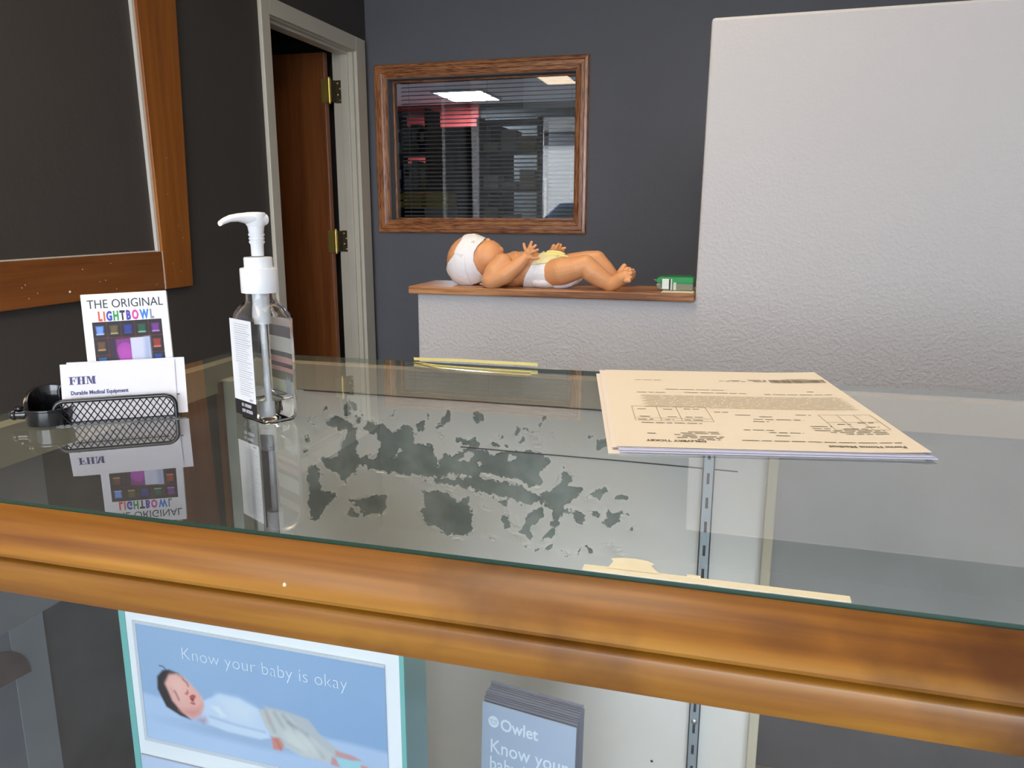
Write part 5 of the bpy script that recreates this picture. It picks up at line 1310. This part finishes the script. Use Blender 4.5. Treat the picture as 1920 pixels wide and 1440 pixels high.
for zi, z in enumerate([0.75, 1.08, 1.42, 1.76]):
    for k in range(3):
        h = 0.07 + 0.05 * ((k * 5 + zi * 2) % 3)
        t = thing('carton', '%s carton, %s from the left on the %s shelf of the right office unit' % (names_[(k + zi) % 2], ords[k], places[zi]), 'carton', (-2.17 + 0.17 * k, 7.12, z + 0.001), group='cartons in the office')
        box('box_body', (-0.07, -0.09, 0), (0.07, 0.10, h), cols_[(k + zi) % 2], t, bevel=0.003)
        box('box_tape', (-0.071, -0.0915, h * 0.4), (0.071, -0.0895, h * 0.6), cols_[1 - (k + zi) % 2], t)
cb = thing('cabinet', 'tall dark cabinet in the middle of the office, seen through the blind', 'cabinet', (-2.62, 8.0, 0))
box('cabinet_body', (-0.33, -0.2, 0), (0.33, 0.25, 2.05), M_DARKCAB, cb, bevel=0.006)
for s in (-1, 1):
    d = box('cabinet_door', (min(s * 0.004, s * 0.32), -0.218, 0.06), (max(s * 0.004, s * 0.32), -0.2, 2.0), M_DARKCAB, cb, bevel=0.003)
    bm = bmesh.new(); bm_tube(bm, [(s * 0.03, -0.235, 0.95), (s * 0.03, -0.235, 1.15)], 0.006, 8); obj('handle', bm, M_ALU, d)
dk = thing('desk', 'dark office desk under the yellow cartons, seen through the blind', 'desk', (-2.62, 6.75, 0))
box('desk_top', (-0.5, -0.35, 0.72), (0.32, 0.2, 0.75), M_DARKCAB, dk)
for x in (-0.47, 0.29): box('leg_panel', (x - 0.015, -0.33, 0), (x + 0.015, 0.18, 0.72), M_DARKCAB, dk)
for k, (x, z, w, h, m, lb) in enumerate(((-2.80, 0.752, 0.11, 0.50, M_DARKCAB, 'black carton standing on the office desk at its left'), (-2.55, 0.752, 0.11, 0.50, M_OFFWHITE, 'cream carton standing on the office desk at its right'))):
    t = thing('carton', lb, 'carton', (x, 6.75, z)); box('box_body', (-w, -0.12, 0), (w, 0.12, h), m, t, bevel=0.004); box('box_lid', (-w - .003, -0.123, h - 0.05), (w + .003, 0.123, h + .003), m, t)
for k, x in enumerate((-2.80, -2.545)):
    t = thing('yellow_carton', ('left' if k == 0 else 'right') + ' yellow carton of the two on top of the office desk boxes', 'carton', (x, 6.75, 1.256)); box('box_body', (-0.105, -0.11, 0), (0.105, 0.11, 0.125), M_YELLOW, t, bevel=0.003); box('box_tape', (-0.106, -0.1115, 0.055), (0.106, -0.1095, 0.068), M_DARKCAB, t)
box('wall_office_column', (-2.49, 7.6, 0), (-2.45, 7.75, 2.12), M_DOOR, kind='structure')

# ------------------------------------------------------------------ the street outside the shop front
box('ground', (-30, -40, -0.25), (30, -3.62, -0.1), mat('pale_concrete', (0.32, 0.31, 0.29), 0.8, var=0.1, vscale=2), kind='structure')
cn = thing('canopy', 'wooden plank canopy over the pavement outside the shop front', 'canopy', (-0.3, -5.1, 2.62))
box('planks', (-5.7, -1.4, 0.0), (-1.3, 1.45, 0.06), wood('canopy_planks', (0.04, 0.03, 0.02), (0.11, 0.085, 0.06), (0.20, 0.17, 0.13), axis=1, scale=2.0, stretch=20), cn)
box('fascia', (-5.7, -1.46, -0.04), (-1.3, -1.4, 0.30), M_DARKCAB, cn)
for x in (-5.6, -1.4): box('post', (x - 0.06, -1.4, -2.72), (x + 0.06, -1.28, 0), M_DARKCAB, cn)
bd = thing('building', 'low white building across the street', 'building', (-3.0, -16.0, -0.1))
box('facade', (-9, -4, 0), (1.2, 0, 3.3), mat('white_stucco', (0.50, 0.50, 0.49), 0.8, bump=0.2, bscale=6), bd)
box('roof', (-9.3, -4.3, 3.3), (1.5, 0.1, 4.4), M_DARKCAB, bd)
for x in (-6.5, -3.2, -0.9):
    f = box('window_frame', (x - 0.6, -0.02, 0.95), (x + 0.6, 0.05, 2.35), M_LAMPFRAME, bd); box('window_glass', (x - 0.52, 0.03, 1.03), (x + 0.52, 0.056, 2.27), mat('dark_far_glass', (0.05, 0.06, 0.07), 0.1), f)
# parked blue car
M_CAR = mat('blue_car_paint', (0.02, 0.045, 0.14), 0.45, coat=0.1)
M_CARGLASS = mat('dark_car_glass', (0.04, 0.06, 0.06), 0.05, coat=0.5)
cr = thing('car', 'dark blue car parked outside the shop front', 'car', (-2.15, -7.65, -0.1))
pr = [(-2.1, 0.35), (-2.15, 0.65), (-2.0, 0.95), (-1.55, 1.05), (-1.05, 1.50), (0.35, 1.53), (1.05, 1.10), (1.95, 0.95), (2.15, 0.70), (2.1, 0.35)]
bm = bmesh.new(); bm_prism(bm, pr, -0.85, 0.85, axis=1); obj('body_shell', bm, M_CAR, cr, bevel=0.06, smooth=True)
bm = bmesh.new()
for y in (-0.858, 0.852):
    bm_prism(bm, [(-1.30, 1.07), (-0.98, 1.42), (-0.35, 1.45), (-0.35, 1.07)], y, y + 0.006, axis=1); bm_prism(bm, [(-0.28, 1.07), (-0.28, 1.45), (0.30, 1.45), (0.82, 1.10)], y, y + 0.006, axis=1)
obj('side_windows', bm, M_CARGLASS, cr)
for x in (-1.35, 1.35):
    for y in (-0.80, 0.80):
        bm = bmesh.new(); bm_tube(bm, [(x, y - 0.1, 0.32), (x, y + 0.1, 0.32)], 0.32, 28); wh = obj('wheel', bm, M_BLACKMATTE, cr, bevel=0.03)
        bm = bmesh.new(); bm_tube(bm, [(x, y - 0.105, 0.32), (x, y + 0.105, 0.32)], 0.19, 20); obj('hub_cap', bm, M_ALU, wh)
